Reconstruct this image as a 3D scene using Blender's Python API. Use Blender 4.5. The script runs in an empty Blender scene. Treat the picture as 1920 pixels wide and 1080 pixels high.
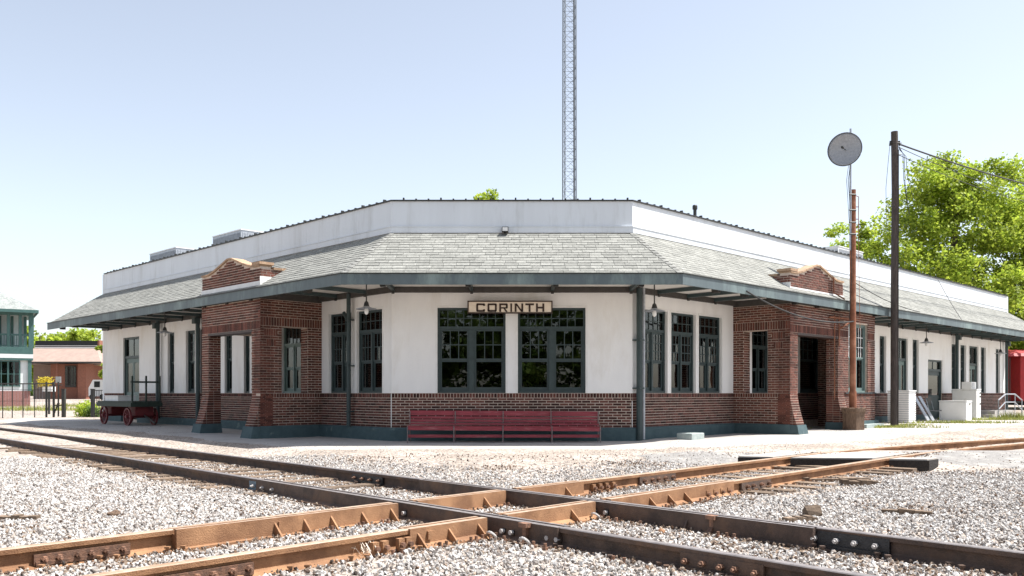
import bpy, bmesh, math, random
import numpy as np
from mathutils import Vector, Matrix
random.seed(7)
R = math.radians
SC = bpy.context.scene
COL = SC.collection

# ------------------------------------------------------------------ camera, sky, sun, exposure
cam = bpy.data.cameras.new('camera'); camo = bpy.data.objects.new('camera', cam); COL.objects.link(camo)
camo.location = (0, 0, 1.2); camo.rotation_euler = (R(90), 0, 0)
cam.sensor_width = 36; cam.lens = 36 * 1640 / 1920; cam.shift_y = (737 - 540) / 1920
cam.clip_end = 3000; cam.clip_start = 0.1
SC.camera = camo
SDX, SDY = 1.95, .07
SUN_AZ = math.atan2(SDX, SDY); SUN_EL = math.atan2(3.8, math.hypot(SDX, SDY))
w = bpy.data.worlds.new('World'); SC.world = w; w.use_nodes = True
nt = w.node_tree; bg = nt.nodes['Background']
sky = nt.nodes.new('ShaderNodeTexSky'); sky.sky_type = 'NISHITA'; sky.sun_disc = False
sky.sun_elevation = SUN_EL; sky.sun_rotation = SUN_AZ; sky.air_density = 1.0; sky.dust_density = 1.0; sky.ozone_density = 3.0
hsv = nt.nodes.new('ShaderNodeHueSaturation'); hsv.inputs['Saturation'].default_value = .56; nt.links.new(sky.outputs[0], hsv.inputs['Color'])
tint = nt.nodes.new('ShaderNodeMixRGB'); tint.blend_type = 'MULTIPLY'; tint.inputs[0].default_value = 1; tint.inputs[2].default_value = (1, .985, .955, 1)
nt.links.new(hsv.outputs[0], tint.inputs[1]); nt.links.new(tint.outputs[0], bg.inputs[0]); bg.inputs[1].default_value = 0.119
sun = bpy.data.lights.new('sun', 'SUN'); suno = bpy.data.objects.new('sun', sun); COL.objects.link(suno)
sun.energy = 5.0; sun.angle = R(.53); sun.color = (1, .965, .915)
sd = Vector((SDX, SDY, 3.8)).normalized(); suno.rotation_euler = sd.to_track_quat('Z', 'Y').to_euler()
SC.view_settings.view_transform = 'Standard'; SC.view_settings.look = 'None'
SC.view_settings.exposure = 1.0; SC.view_settings.gamma = 1; SC.view_settings.use_curve_mapping = False
SC.render.engine = 'CYCLES'; SC.cycles.max_bounces = 6; SC.cycles.transparent_max_bounces = 16

# ------------------------------------------------------------------ materials
def new_mat(name):
    m = bpy.data.materials.new(name); m.use_nodes = True
    return m, m.node_tree, m.node_tree.nodes['Principled BSDF']
def mat(name, c1, c2=None, scale=6, rough=.8, bump=0, bscale=60, rand=0, metal=0, spec=.4, c3=None, s3=1.2, stretch=(1, 1, 1), objco=False, t3=(.5, .62)):
    m, t, b = new_mat(name); N = t.nodes; L = t.links
    c2 = c2 or tuple(x * .8 for x in c1)
    if objco:
        tc = N.new('ShaderNodeTexCoord'); co = tc.outputs['Object']
    else:
        g = N.new('ShaderNodeNewGeometry'); co = g.outputs['Position']
    mp = N.new('ShaderNodeMapping'); mp.inputs['Scale'].default_value = stretch; L.new(co, mp.inputs[0]); co = mp.outputs[0]
    n = N.new('ShaderNodeTexNoise'); n.inputs['Scale'].default_value = scale; n.inputs['Detail'].default_value = 6; n.inputs['Roughness'].default_value = .65
    L.new(co, n.inputs['Vector'])
    r = N.new('ShaderNodeValToRGB'); L.new(n.outputs[0], r.inputs[0])
    r.color_ramp.elements[0].position = .35; r.color_ramp.elements[1].position = .65
    r.color_ramp.elements[0].color = (*c2, 1); r.color_ramp.elements[1].color = (*c1, 1)
    out = r.outputs[0]
    if c3:
        n3 = N.new('ShaderNodeTexNoise'); n3.inputs['Scale'].default_value = s3; n3.inputs['Detail'].default_value = 7; n3.inputs['Roughness'].default_value = .7; L.new(co, n3.inputs['Vector'])
        r3 = N.new('ShaderNodeValToRGB'); L.new(n3.outputs[0], r3.inputs[0]); r3.color_ramp.elements[0].position = t3[0]; r3.color_ramp.elements[1].position = t3[1]
        mx = N.new('ShaderNodeMixRGB'); L.new(r3.outputs[0], mx.inputs[0]); L.new(out, mx.inputs[1]); mx.inputs[2].default_value = (*c3, 1); out = mx.outputs[0]
    if rand:
        g2 = N.new('ShaderNodeNewGeometry'); oi = N.new('ShaderNodeObjectInfo')
        ad = N.new('ShaderNodeMath'); ad.operation = 'ADD'; L.new(g2.outputs['Random Per Island'], ad.inputs[0]); L.new(oi.outputs['Random'], ad.inputs[1])
        fr = N.new('ShaderNodeMath'); fr.operation = 'FRACT'; L.new(ad.outputs[0], fr.inputs[0])
        mr = N.new('ShaderNodeMapRange'); mr.inputs[3].default_value = 1 - rand; mr.inputs[4].default_value = 1 + rand; L.new(fr.outputs[0], mr.inputs[0])
        hs = N.new('ShaderNodeHueSaturation'); L.new(mr.outputs[0], hs.inputs['Value']); L.new(out, hs.inputs['Color']); out = hs.outputs[0]
    L.new(out, b.inputs['Base Color'])
    b.inputs['Roughness'].default_value = rough; b.inputs['Metallic'].default_value = metal; b.inputs['Specular IOR Level'].default_value = spec
    if bump:
        n2 = N.new('ShaderNodeTexNoise'); n2.inputs['Scale'].default_value = bscale; n2.inputs['Detail'].default_value = 4; L.new(co, n2.inputs['Vector'])
        bp = N.new('ShaderNodeBump'); bp.inputs['Strength'].default_value = bump; bp.inputs['Distance'].default_value = .02; L.new(n2.outputs[0], bp.inputs['Height']); L.new(bp.outputs[0], b.inputs['Normal'])
    return m
M = {}
M['stucco'] = mat('white_stucco', (.82, .82, .81), (.77, .77, .765), 2.5, .85, .15, 40, c3=(.68, .66, .62), s3=1.1, t3=(.52, .74), stretch=(1, 1, .3))
M['parapet'] = mat('parapet_white', (.66, .695, .73), (.61, .64, .67), 1.5, .6, .05, 20, c3=(.50, .52, .53), s3=2.2, t3=(.52, .75), stretch=(1, 1, .15))
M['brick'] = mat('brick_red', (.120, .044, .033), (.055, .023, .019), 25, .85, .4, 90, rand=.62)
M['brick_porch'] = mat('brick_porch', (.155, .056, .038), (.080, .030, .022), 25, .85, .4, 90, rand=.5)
M['mortar'] = mat('mortar', (.62, .52, .44), (.44, .35, .29), 9, .95, .3, 80)
M['coping_tile'] = mat('coping_tile', (.42, .29, .19), (.30, .19, .12), 12, .8, .2, 40, rand=.25)
M['green'] = mat('dark_green_paint', (.040, .062, .064), (.030, .047, .049), 7, .5, .05, 40)
M['green_light'] = mat('grey_green_paint', (.15, .21, .20), (.12, .17, .16), 7, .55, .05, 40)
M['fascia'] = mat('fascia_paint', (.105, .135, .145), (.085, .112, .12), 5, .55, .05, 30, c3=(.20, .26, .25), s3=.8, t3=(.5, .66), stretch=(1, 1, .3))
M['plinth'] = mat('plinth_paint', (.065, .105, .115), (.045, .078, .086), 5, .75, .2, 40, c3=(.22, .27, .26), s3=2.2, t3=(.6, .75))
M['beam'] = mat('beam_brown', (.060, .055, .050), (.042, .038, .035), 8, .7, .1, 40)
M['soffit'] = mat('soffit_white', (.72, .70, .66), (.62, .60, .56), 4, .8)
M['shingle'] = mat('asphalt_shingle', (.285, .285, .262), (.19, .192, .176), 14, .95, .5, 160, rand=.16)
M['roofdeck'] = mat('roof_deck', (.07, .07, .065), None, 9, .95)
M['hipcap'] = mat('hip_cap', (.26, .26, .24), (.19, .19, .18), 20, .95, .4, 120, rand=.15)
M['dark_metal'] = mat('dark_metal', (.035, .04, .04), (.05, .045, .04), 15, .5, .05, 60, metal=.3)
M['galv'] = mat('galvanised', (.45, .47, .50), (.32, .34, .37), 12, .45, .1, 50, metal=.5)
M['mast'] = mat('mast_steel', (.20, .22, .24), (.13, .145, .16), 12, .5, .05, 50, metal=.3)
M['white'] = mat('white_enamel', (.80, .80, .78), (.74, .74, .71), 3, .35, 0, c3=(.60, .56, .48), s3=2.5, t3=(.62, .78))
M['white_plain'] = mat('white_paint', (.78, .78, .77), (.70, .70, .68), 4, .6)
M['rust'] = mat('rust_steel', (.36, .195, .10), (.20, .10, .05), 3.2, .85, .35, 90, c3=(.17, .085, .045), s3=1.7, t3=(.50, .72))
M['rust_dark'] = mat('rust_dark', (.115, .076, .058), (.058, .040, .033), 6, .75, .35, 90, c3=(.16, .09, .055), s3=2.2, t3=(.5, .72))
M['railtop'] = mat('worn_rail_head', (.30, .27, .26), (.19, .17, .165), 10, .42, .1, 60, metal=.35, stretch=(1, 1, 1))
M['railtop_tan'] = mat('tan_rail_head', (.42, .32, .24), (.30, .20, .135), 9, .6, .15, 70, c3=(.30, .19, .12), s3=3)
M['black_bar'] = mat('greasy_black', (.018, .018, .02), (.03, .03, .035), 20, .4, .3, 70)
M['blue_bar'] = mat('blue_joint', (.08, .17, .24), (.04, .08, .12), 20, .35, .1, 70)
M['bolt'] = mat('rust_bolt', (.25, .13, .08), (.12, .07, .05), 30, .7, .3, 100, rand=.4)
M['bolt_light'] = mat('bright_bolt', (.55, .52, .50), (.35, .33, .32), 30, .5, .2, 100)
M['tie'] = mat('weathered_timber', (.26, .19, .135), (.12, .085, .06), 5, .95, .8, 25, stretch=(3, 3, 12), rand=.25)
M['tar'] = mat('rubber_panel_end', (.014, .012, .011), (.028, .022, .018), 30, .8, .8, 35)
M['concrete'] = mat('platform_concrete', (.42, .395, .37), (.34, .32, .298), 1.3, .9, .35, 35, c3=(.27, .25, .232), s3=.7, t3=(.56, .72))
M['panel_top'] = mat('crossing_panel_top', (.46, .42, .38), (.36, .33, .30), 3, .9, .4, 35)
M['step'] = mat('step_concrete', (.40, .44, .42), (.28, .34, .33), 8, .85, .3, 50)
M['asphalt'] = mat('old_asphalt', (.30, .285, .27), (.22, .21, .20), 14, .95, .8, 120, c3=(.40, .38, .35), s3=2)
M['sign_face'] = mat('sign_wood', (.86, .77, .65), (.78, .68, .56), 6, .6, .1, 60, stretch=(1, 1, 8))
M['sign_dark'] = mat('sign_brown', (.05, .028, .022), (.035, .02, .016), 9, .5)
M['bench'] = mat('bench_red', (.31, .048, .060), (.21, .034, .044), 9, .65, .15, 60, c3=(.40, .16, .16), s3=5, t3=(.55, .75), stretch=(.4, 1, 3), rand=.12)
M['bench_leg'] = mat('bench_frame', (.25, .20, .19), (.14, .10, .10), 20, .6, .1, 60)
M['pole_rust'] = mat('rusty_pipe', (.27, .105, .055), (.17, .065, .035), 5, .8, .2, 60, c3=(.36, .17, .10), s3=1.6)
M['pole_wood'] = mat('creosote_wood', (.105, .085, .075), (.045, .036, .033), 6, .9, .8, 30, stretch=(9, 9, .7))
M['stump'] = mat('stump_wood', (.23, .15, .10), (.10, .065, .045), 6, .9, .9, 25, stretch=(9, 9, 1.2))
M['dish'] = mat('dish_mesh', (.36, .37, .39), (.28, .29, .31), 20, .5, .1, 120, metal=.3)
M['cart_green'] = mat('cart_green', (.022, .04, .03), (.015, .025, .02), 9, .6)
M['cart_red'] = mat('cart_red', (.17, .022, .025), (.10, .015, .018), 9, .55, .1, 40)
M['house_green'] = mat('house_green', (.055, .125, .115), (.04, .095, .09), 5, .6)
M['house_white'] = mat('house_white', (.66, .70, .70), (.58, .62, .62), 3, .7)
M['far_shingle'] = mat('house_roof_grey', (.27, .29, .28), (.16, .175, .17), 3, .95, c3=(.34, .35, .33), s3=9)
M['pink_roof'] = mat('tan_roof', (.33, .25, .21), (.27, .20, .17), 1.5, .95)
M['brown_brick'] = mat('brown_wall', (.27, .115, .075), (.20, .085, .058), 6, .9)
M['far_brick'] = mat('far_red_brick', (.30, .15, .13), (.20, .10, .09), 14, .9)
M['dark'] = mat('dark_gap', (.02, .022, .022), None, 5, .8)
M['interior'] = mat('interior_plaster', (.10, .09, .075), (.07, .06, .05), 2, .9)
M['blind'] = mat('grey_blind', (.52, .50, .46), (.42, .40, .37), 3, .9)
M['curtain'] = mat('pale_curtain', (.55, .56, .52), (.38, .40, .37), 4, .9, stretch=(8, 8, .3))
M['caboose'] = mat('caboose_red', (.40, .030, .035), (.32, .025, .03), 4, .45)
M['cable'] = mat('cable_black', (.02, .02, .02), None, 5, .6)
M['trunk'] = mat('bark', (.12, .095, .07), (.06, .05, .04), 8, .95, .8, 20, stretch=(3, 3, 1))
M['flat_roof'] = mat('flat_roof_membrane', (.30, .30, .30), None, 2, .9)
def leafmat(name, a, b, tr=.35):
    m, t, p = new_mat(name); N = t.nodes; L = t.links
    g = N.new('ShaderNodeNewGeometry'); r = N.new('ShaderNodeValToRGB'); L.new(g.outputs['Random Per Island'], r.inputs[0])
    r.color_ramp.elements[0].color = (*a, 1); r.color_ramp.elements[1].color = (*b, 1)
    n = N.new('ShaderNodeTexNoise'); n.inputs['Scale'].default_value = .55; n.inputs['Detail'].default_value = 2; L.new(g.outputs['Position'], n.inputs['Vector'])
    mr = N.new('ShaderNodeMapRange'); mr.inputs[1].default_value = .35; mr.inputs[2].default_value = .65; mr.inputs[3].default_value = .72; mr.inputs[4].default_value = 1.25; L.new(n.outputs[0], mr.inputs[0])
    hs = N.new('ShaderNodeHueSaturation'); L.new(mr.outputs[0], hs.inputs['Value']); L.new(r.outputs[0], hs.inputs['Color'])
    L.new(hs.outputs[0], p.inputs['Base Color']); p.inputs['Roughness'].default_value = .55; p.inputs['Specular IOR Level'].default_value = .3
    tl = N.new('ShaderNodeBsdfTranslucent'); L.new(hs.outputs[0], tl.inputs[0])
    mx = N.new('ShaderNodeMixShader'); mx.inputs[0].default_value = tr
    L.new(p.outputs[0], mx.inputs[1]); L.new(tl.outputs[0], mx.inputs[2]); L.new(mx.outputs[0], N['Material Output'].inputs[0])
    return m
M['leaf'] = leafmat('leaf_spring', (.19, .28, .03), (.47, .55, .07), .5)
M['leaf2'] = leafmat('leaf_mid', (.06, .12, .02), (.16, .23, .04), .3)
M['grass'] = leafmat('grass_blade', (.16, .20, .04), (.38, .38, .10), .3)
M['flower'] = leafmat('yellow_shrub', (.40, .32, .03), (.55, .45, .05), .3)
def glassmat(name, tint, refl=1.0):
    m, t, p = new_mat(name); N = t.nodes; L = t.links; N.remove(p)
    tr = N.new('ShaderNodeBsdfTransparent'); tr.inputs[0].default_value = (*tint, 1)
    gl = N.new('ShaderNodeBsdfGlossy'); gl.inputs['Roughness'].default_value = .015; gl.inputs[0].default_value = (refl, refl, refl, 1)
    n = N.new('ShaderNodeTexNoise'); n.inputs['Scale'].default_value = 1.6; bp = N.new('ShaderNodeBump'); bp.inputs['Strength'].default_value = .05; bp.inputs['Distance'].default_value = .05
    g = N.new('ShaderNodeNewGeometry'); L.new(g.outputs['Position'], n.inputs['Vector']); L.new(n.outputs[0], bp.inputs['Height']); L.new(bp.outputs[0], gl.inputs['Normal'])
    fr = N.new('ShaderNodeFresnel'); fr.inputs[0].default_value = 1.6
    mx = N.new('ShaderNodeMixShader'); L.new(fr.outputs[0], mx.inputs[0]); L.new(tr.outputs[0], mx.inputs[1]); L.new(gl.outputs[0], mx.inputs[2])
    L.new(mx.outputs[0], N['Material Output'].inputs[0]); return m
M['glass'] = glassmat('window_glass', (.34, .37, .35))
M['bulb'] = glassmat('bulb_glass', (.9, .93, .93))
# ground: gravel speckle
def ground_mat():
    m, t, b = new_mat('gravel_ground'); N = t.nodes; L = t.links
    g = N.new('ShaderNodeNewGeometry')
    v = N.new('ShaderNodeTexVoronoi'); v.inputs['Scale'].default_value = 26; L.new(g.outputs['Position'], v.inputs['Vector'])
    bw = N.new('ShaderNodeSeparateColor'); L.new(v.outputs['Color'], bw.inputs[0])
    r = N.new('ShaderNodeValToRGB'); L.new(bw.outputs[0], r.inputs[0])
    e = r.color_ramp.elements; e[0].color = (.10, .085, .075, 1); e[1].color = (.52, .475, .43, 1); x = e.new(.3); x.color = (.33, .29, .26, 1)
    n = N.new('ShaderNodeTexNoise'); n.inputs['Scale'].default_value = .7; n.inputs['Detail'].default_value = 6; L.new(g.outputs['Position'], n.inputs['Vector'])
    r2 = N.new('ShaderNodeValToRGB'); L.new(n.outputs[0], r2.inputs[0]); r2.color_ramp.elements[0].position = .4; r2.color_ramp.elements[0].color = (.78, .74, .70, 1); r2.color_ramp.elements[1].position = .65; r2.color_ramp.elements[1].color = (1.05, 1.02, 1, 1)
    mx = N.new('ShaderNodeMixRGB'); mx.blend_type = 'MULTIPLY'; mx.inputs[0].default_value = 1; L.new(r.outputs[0], mx.inputs[1]); L.new(r2.outputs[0], mx.inputs[2])
    L.new(mx.outputs[0], b.inputs['Base Color']); b.inputs['Roughness'].default_value = .95; b.inputs['Specular IOR Level'].default_value = .2
    bp = N.new('ShaderNodeBump'); bp.inputs['Strength'].default_value = .7; bp.inputs['Distance'].default_value = .015; L.new(v.outputs['Distance'], bp.inputs['Height']); L.new(bp.outputs[0], b.inputs['Normal'])
    return m
M['ground'] = ground_mat()
def stone_mat(name, cols):
    m, t, b = new_mat(name); N = t.nodes; L = t.links
    oi = N.new('ShaderNodeObjectInfo'); r = N.new('ShaderNodeValToRGB'); L.new(oi.outputs['Random'], r.inputs[0])
    e = r.color_ramp.elements; r.color_ramp.interpolation = 'CONSTANT'
    e[0].color = (*cols[0], 1); e[1].position = .999; e[1].color = (*cols[-1], 1)
    for i, c in enumerate(cols[1:], 1): x = e.new(i / len(cols)); x.color = (*c, 1)
    g = N.new('ShaderNodeNewGeometry'); n = N.new('ShaderNodeTexNoise'); n.inputs['Scale'].default_value = 40; L.new(g.outputs['Position'], n.inputs['Vector'])
    mr = N.new('ShaderNodeMapRange'); mr.inputs[3].default_value = .75; mr.inputs[4].default_value = 1.25; L.new(n.outputs[0], mr.inputs[0])
    hs = N.new('ShaderNodeHueSaturation'); L.new(mr.outputs[0], hs.inputs['Value']); L.new(r.outputs[0], hs.inputs['Color'])
    L.new(hs.outputs[0], b.inputs['Base Color']); b.inputs['Roughness'].default_value = .9; b.inputs['Specular IOR Level'].default_value = .25
    return m
M['stone'] = stone_mat('ballast_stone', [(0.447, 0.430, 0.412), (0.373, 0.352, 0.331), (0.519, 0.505, 0.490), (0.399, 0.378, 0.354), (0.304, 0.283, 0.264), (0.461, 0.440, 0.419), (0.546, 0.536, 0.519), (0.294, 0.257, 0.228), (0.429, 0.414, 0.398), (0.156, 0.138, 0.128), (0.408, 0.387, 0.366), (0.223, 0.199, 0.181)])

M['stone_dirty'] = stone_mat('dirty_stone', [(.24, .18, .135), (.10, .07, .055), (.33, .26, .20), (.05, .04, .035), (.24, .18, .14), (.14, .085, .055)])
# ------------------------------------------------------------------ builders
CEN = {}
def tag(o, label=None, cat=None, group=None, kind=None):
    if label: o['label'] = label
    if cat: o['category'] = cat
    if group: o['group'] = group
    if kind: o['kind'] = kind
    return o
def thing(name, label, cat, loc=(0, 0, 0), rz=0, group=None, world=True):
    o = bpy.data.objects.new(name, None); COL.objects.link(o); o.location = loc; o.rotation_euler = (0, 0, rz); o.empty_display_size = .2
    CEN[o.name] = Vector(loc) if world else Vector((0, 0, 0))
    return tag(o, label, cat, group)
class MB:
    def __init__(s): s.v = []; s.f = []; s.mi = []; s.cur = 0
    def poly(s, pts, faces):
        b = len(s.v); s.v += [tuple(p) for p in pts]
        for f in faces: s.f.append(tuple(b + i for i in f)); s.mi.append(s.cur)
        return s
    def hexa(s, p):  # p: 4 bottom, 4 top
        return s.poly(p, [(3, 2, 1, 0), (4, 5, 6, 7), (0, 1, 5, 4), (1, 2, 6, 5), (2, 3, 7, 6), (3, 0, 4, 7)])
    def box(s, x0, x1, y0, y1, z0, z1):
        return s.hexa([(x0, y0, z0), (x1, y0, z0), (x1, y1, z0), (x0, y1, z0), (x0, y0, z1), (x1, y0, z1), (x1, y1, z1), (x0, y1, z1)])
    def tube(s, pts, r, n=8, r2=None, cap=True):
        pts = [Vector(p) for p in pts]; rings = []
        k = len(pts)
        for i, p in enumerate(pts):
            d = (pts[min(i + 1, k - 1)] - pts[max(i - 1, 0)]).normalized()
            up = Vector((0, 0, 1)) if abs(d.z) < .9 else Vector((1, 0, 0))
            a = d.cross(up).normalized(); b = d.cross(a)
            rr = r if r2 is None else r + (r2 - r) * i / (k - 1)
            rings.append([p + (a * math.cos(2 * math.pi * j / n) + b * math.sin(2 * math.pi * j / n)) * rr for j in range(n)])
        fs = []
        for i in range(k - 1):
            for j in range(n): fs.append((i * n + j, i * n + (j + 1) % n, (i + 1) * n + (j + 1) % n, (i + 1) * n + j))
        if cap: fs += [tuple(range(n))[::-1], tuple((k - 1) * n + j for j in range(n))]
        return s.poly([q for r_ in rings for q in r_], fs)
    def lathe(s, c, prof, n=16, axis='z'):
        pts = []
        for (r, h) in prof:
            for j in range(n):
                a = 2 * math.pi * j / n; x, y = r * math.cos(a), r * math.sin(a)
                pts.append((c[0] + x, c[1] + y, c[2] + h) if axis == 'z' else ((c[0] + x, c[1] + h, c[2] + y) if axis == 'y' else (c[0] + h, c[1] + x, c[2] + y)))
        fs = [(i * n + j, i * n + (j + 1) % n, (i + 1) * n + (j + 1) % n, (i + 1) * n + j) for i in range(len(prof) - 1) for j in range(n)]
        fs += [tuple(range(n))[::-1], tuple((len(prof) - 1) * n + j for j in range(n))]
        return s.poly(pts, fs)
    def build(s, name, m, parent=None, label=None, cat=None, group=None, kind=None, smooth=False, recalc=True, origin=None):
        V = np.array(s.v, dtype=float)
        if parent is None:
            c = Vector(((V[:, 0].min() + V[:, 0].max()) / 2, (V[:, 1].min() + V[:, 1].max()) / 2, V[:, 2].min())) if origin is None else Vector(origin)
            pc = Vector((0, 0, 0))
        else:
            c = Vector(((V.min(0) + V.max(0)) / 2).tolist()); pc = CEN[parent.name]
        me = bpy.data.meshes.new(name); me.from_pydata((V - np.array(c)).tolist(), [], s.f)
        ms = m if isinstance(m, (list, tuple)) else [m]
        for x in ms: me.materials.append(M[x] if isinstance(x, str) else x)
        if len(ms) > 1: me.polygons.foreach_set('material_index', s.mi)
        if recalc:
            bm = bmesh.new(); bm.from_mesh(me); bmesh.ops.recalc_face_normals(bm, faces=bm.faces); bm.to_mesh(me); bm.free()
        if smooth: me.polygons.foreach_set('use_smooth', [True] * len(me.polygons))
        me.update()
        o = bpy.data.objects.new(name, me); COL.objects.link(o)
        o.location = c - pc
        if parent: o.parent = parent
        CEN[o.name] = c
        return tag(o, label, cat, group, kind)
def copy_tree(o, parent=None):
    c = o.copy(); COL.objects.link(c)
    if parent: c.parent = parent; c.matrix_parent_inverse = o.matrix_parent_inverse.copy()
    for ch in list(o.children): copy_tree(ch, c)
    return c
T22 = math.tan(math.pi / 8); q = math.sqrt(.5)
class PL:
    def __init__(s, ox, oy, d, n): s.o = Vector((ox, oy)); s.d = Vector(d); s.n = Vector(n)
    def p(s, a, o, z): w_ = s.o + s.d * a + s.n * o; return (w_.x, w_.y, z)
    def bx(s, mb, s0, s1, o0, o1, z0, z1, m0=0, m1=0):
        a = lambda S, o: s.p(S, o, 0)[:2]
        c = [(s0 - m0 * o0 * T22, o0), (s1 + m1 * o0 * T22, o0), (s1 + m1 * o1 * T22, o1), (s0 - m0 * o1 * T22, o1)]
        mb.hexa([s.p(x, y, z0) for x, y in c] + [s.p(x, y, z1) for x, y in c])
    def sx(s, px):  # distance along this wall where the sight line at photo column px meets it
        k = (px - 960) / 1640
        return (k * s.o.y - s.o.x) / (s.d.x - k * s.d.y)
F = PL(-3, 21.8, (1, 0), (0, -1)); LW = PL(-3, 21.8, (-q, q), (-q, -q)); RW = PL(3, 21.8, (q, q), (q, -q))
LL, RL = 18.95, 30.4
def sub(pl, s, o):
    w_ = pl.o + pl.d * s + pl.n * o; return w_
def ss(a, b, x): t = max(0, min(1, (x - a) / (b - a))); return t * t * (3 - 2 * t)
# ------------------------------------------------------------------ ground
AM, BM_ = -.9085, .93
A_FAR, A_NEAR, B_FAR, B_NEAR = 9.38, 7.20, -9.70, -7.73
def bshift(y): return .042 * max(0, y - 15.6) ** 2
def gz(x, y):
    a = ((x - AM * y) - A_FAR) * .74; b = (BM_ * y + B_FAR - x) * .73
    z = -.115 + .115 * ss(.3, 3.2, min(a, b))
    if x > 2.5:
        r = y + .17 * x - 16.60
        wd = .9 + 1.2 * ss(7, 9, x)
        z = max(z, -.115 + .14 * ss(-.15 - 1.1 * ss(7.4, 9.5, x), wd, r) * ss(2.5, 3.6, x))
        z -= .05 * ss(-1.2, -.2, r) * (1 - ss(-.15, .5, r)) * ss(3.5, 4.5, x) * (1 - ss(7.2, 8, x))
    if x > 6 and 17 < y < 40:
        dc_ = abs(x - (BM_ * y + bshift(y) + (B_FAR + B_NEAR) / 2)) * .73
        z -= .13 * (1 - ss(.95, 1.5, dc_)) * ss(17.9, 18.7, y)
    z += .09 * ss(5, 11, abs(x)) * ss(19, 25, y)
    z += .35 * ss(55, 110, y)
    z += .012 * math.sin(x * 1.7 + y * .9) * math.sin(y * 1.3 - x * .6) * (1 if y < 19 else .3)
    return z
def terrain():
    xs = sorted(set([-1500, -700, -350, -180, -110, -80, -60] + [round(-50 + 2 * i, 3) for i in range(17)] + [round(-17 + .5 * i, 3) for i in range(10)] + [round(-12 + .2 * i, 3) for i in range(131)] + [round(14 + .6 * i, 3) for i in range(12)] + [22 + 2 * i for i in range(15)] + [60, 80, 110, 180, 350, 700, 1500]))
    ys = sorted(set([-900, -400, -150, -60, -30, -15, -6, 0, 2] + [round(3 + .2 * i, 3) for i in range(85)] + [20.2 + .5 * i for i in range(20)] + [31 + 2 * i for i in range(12)] + [60, 70, 80, 95, 110, 140, 200, 300, 500, 900, 1800]))
    v = [(x, y, gz(x, y)) for y in ys for x in xs]; n = len(xs)
    f = [(j * n + i, j * n + i + 1, (j + 1) * n + i + 1, (j + 1) * n + i) for j in range(len(ys) - 1) for i in range(n - 1)]
    mb = MB(); mb.v = v; mb.f = f; mb.mi = [0] * len(f)
    mb.build('ground', 'ground', kind='structure', smooth=True, recalc=False, origin=(0, 0, 0))
terrain()
def platform():
    mb = MB(); rnd = random.Random(3)
    def strip(pl, s0, s1, m0, m1, n, prof):
        rows = 9; b = len(mb.v)
        for i in range(n + 1):
            S = s0 + (s1 - s0) * i / n
            ow = prof(S)
            for j in range(rows + 1):
                o = -.05 + (ow + .05) * j / rows
                f = i / n
                Sx = S - (1 - f) * m0 * o * T22 + f * m1 * o * T22
                p = pl.p(Sx, o, 0); mb.v.append((p[0], p[1], gz(p[0], p[1]) + .012 - .02 * (j == rows)))
        for i in range(n):
            for j in range(rows):
                mb.f.append((b + i * (rows + 1) + j, b + (i + 1) * (rows + 1) + j, b + (i + 1) * (rows + 1) + j + 1, b + i * (rows + 1) + j + 1)); mb.mi.append(0)
    strip(LW, 0, 24, 1, 0, 60, lambda S: 3.1 + .12 * math.sin(S * 1.9) + .06 * math.sin(S * 7))
    strip(F, 0, 6, 1, 1, 30, lambda S: 3.1 + .0 * S + .12 * math.sin(S * math.pi / 6 * 4) * math.sin(S * math.pi / 6))
    strip(RW, 0, 34, 1, 0, 80, lambda S: 3.1 + 1.6 * ss(0, 6, S) + .12 * math.sin(S * 2.3) * ss(0, 1, S))
    mb.build('platform', 'concrete', kind='structure')
platform()

# ------------------------------------------------------------------ brickwork
BH, JT = .0525, .0155; CO = BH + JT; BL = .205
brick_objs = {'n': 0}
def brick_cells(s0, s1, z0, z1, holes=(), soldier=(), top=None, rnd=random.Random(1), bl=BL):
    """returns rectangles (sa,sb,za,zb); holes (s0,s1,z0,z1); soldier bands (z0,z1)"""
    out = []
    z = z0; k = 0
    bands = sorted(soldier)
    def free(a, b, za, zb):
        segs = [(a, b)]
        for h in holes:
            if zb > h[2] + .01 and za < h[3] - .01:
                ns = []
                for (p, r_) in segs:
                    if r_ <= h[0] or p >= h[1]: ns.append((p, r_)); continue
                    if p < h[0] - .02: ns.append((p, h[0]))
                    if r_ > h[1] + .02: ns.append((h[1], r_))
                segs = ns
        return segs
    while z < z1 - .03:
        band = next((b for b in bands if b[0] <= z + .02 < b[1]), None)
        if band:
            za, zb = band; step = .068 + JT * .6
        else:
            nb = min([b[0] for b in bands if b[0] > z] + [z1])
            za = z; zb = min(z + BH, nb - JT)
            step = bl + JT
        for (a, b) in free(s0, s1, za, zb):
            x = a + (0 if band else -(k % 2) * step / 2)
            while x < b - .015:
                xa = max(x, a); xb = min(x + step - JT, b)
                if xb - xa > .02:
                    if top is None or zb <= min(top(xa), top(xb)) - .01: out.append((xa, xb, za, zb))
                x += step
        z = (zb + JT); k += 1
    return out
def brick_face(pl, o, cells, mb, proud=.008, depth=.03, rnd=random.Random(5), flare=None):
    for (a, b, c, d) in cells:
        e = flare((c + d) / 2) if flare else 0
        pr = proud + rnd.uniform(-.003, .003)
        pl.bx(mb, a, b, o + e - depth, o + e + pr, c, d)

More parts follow.
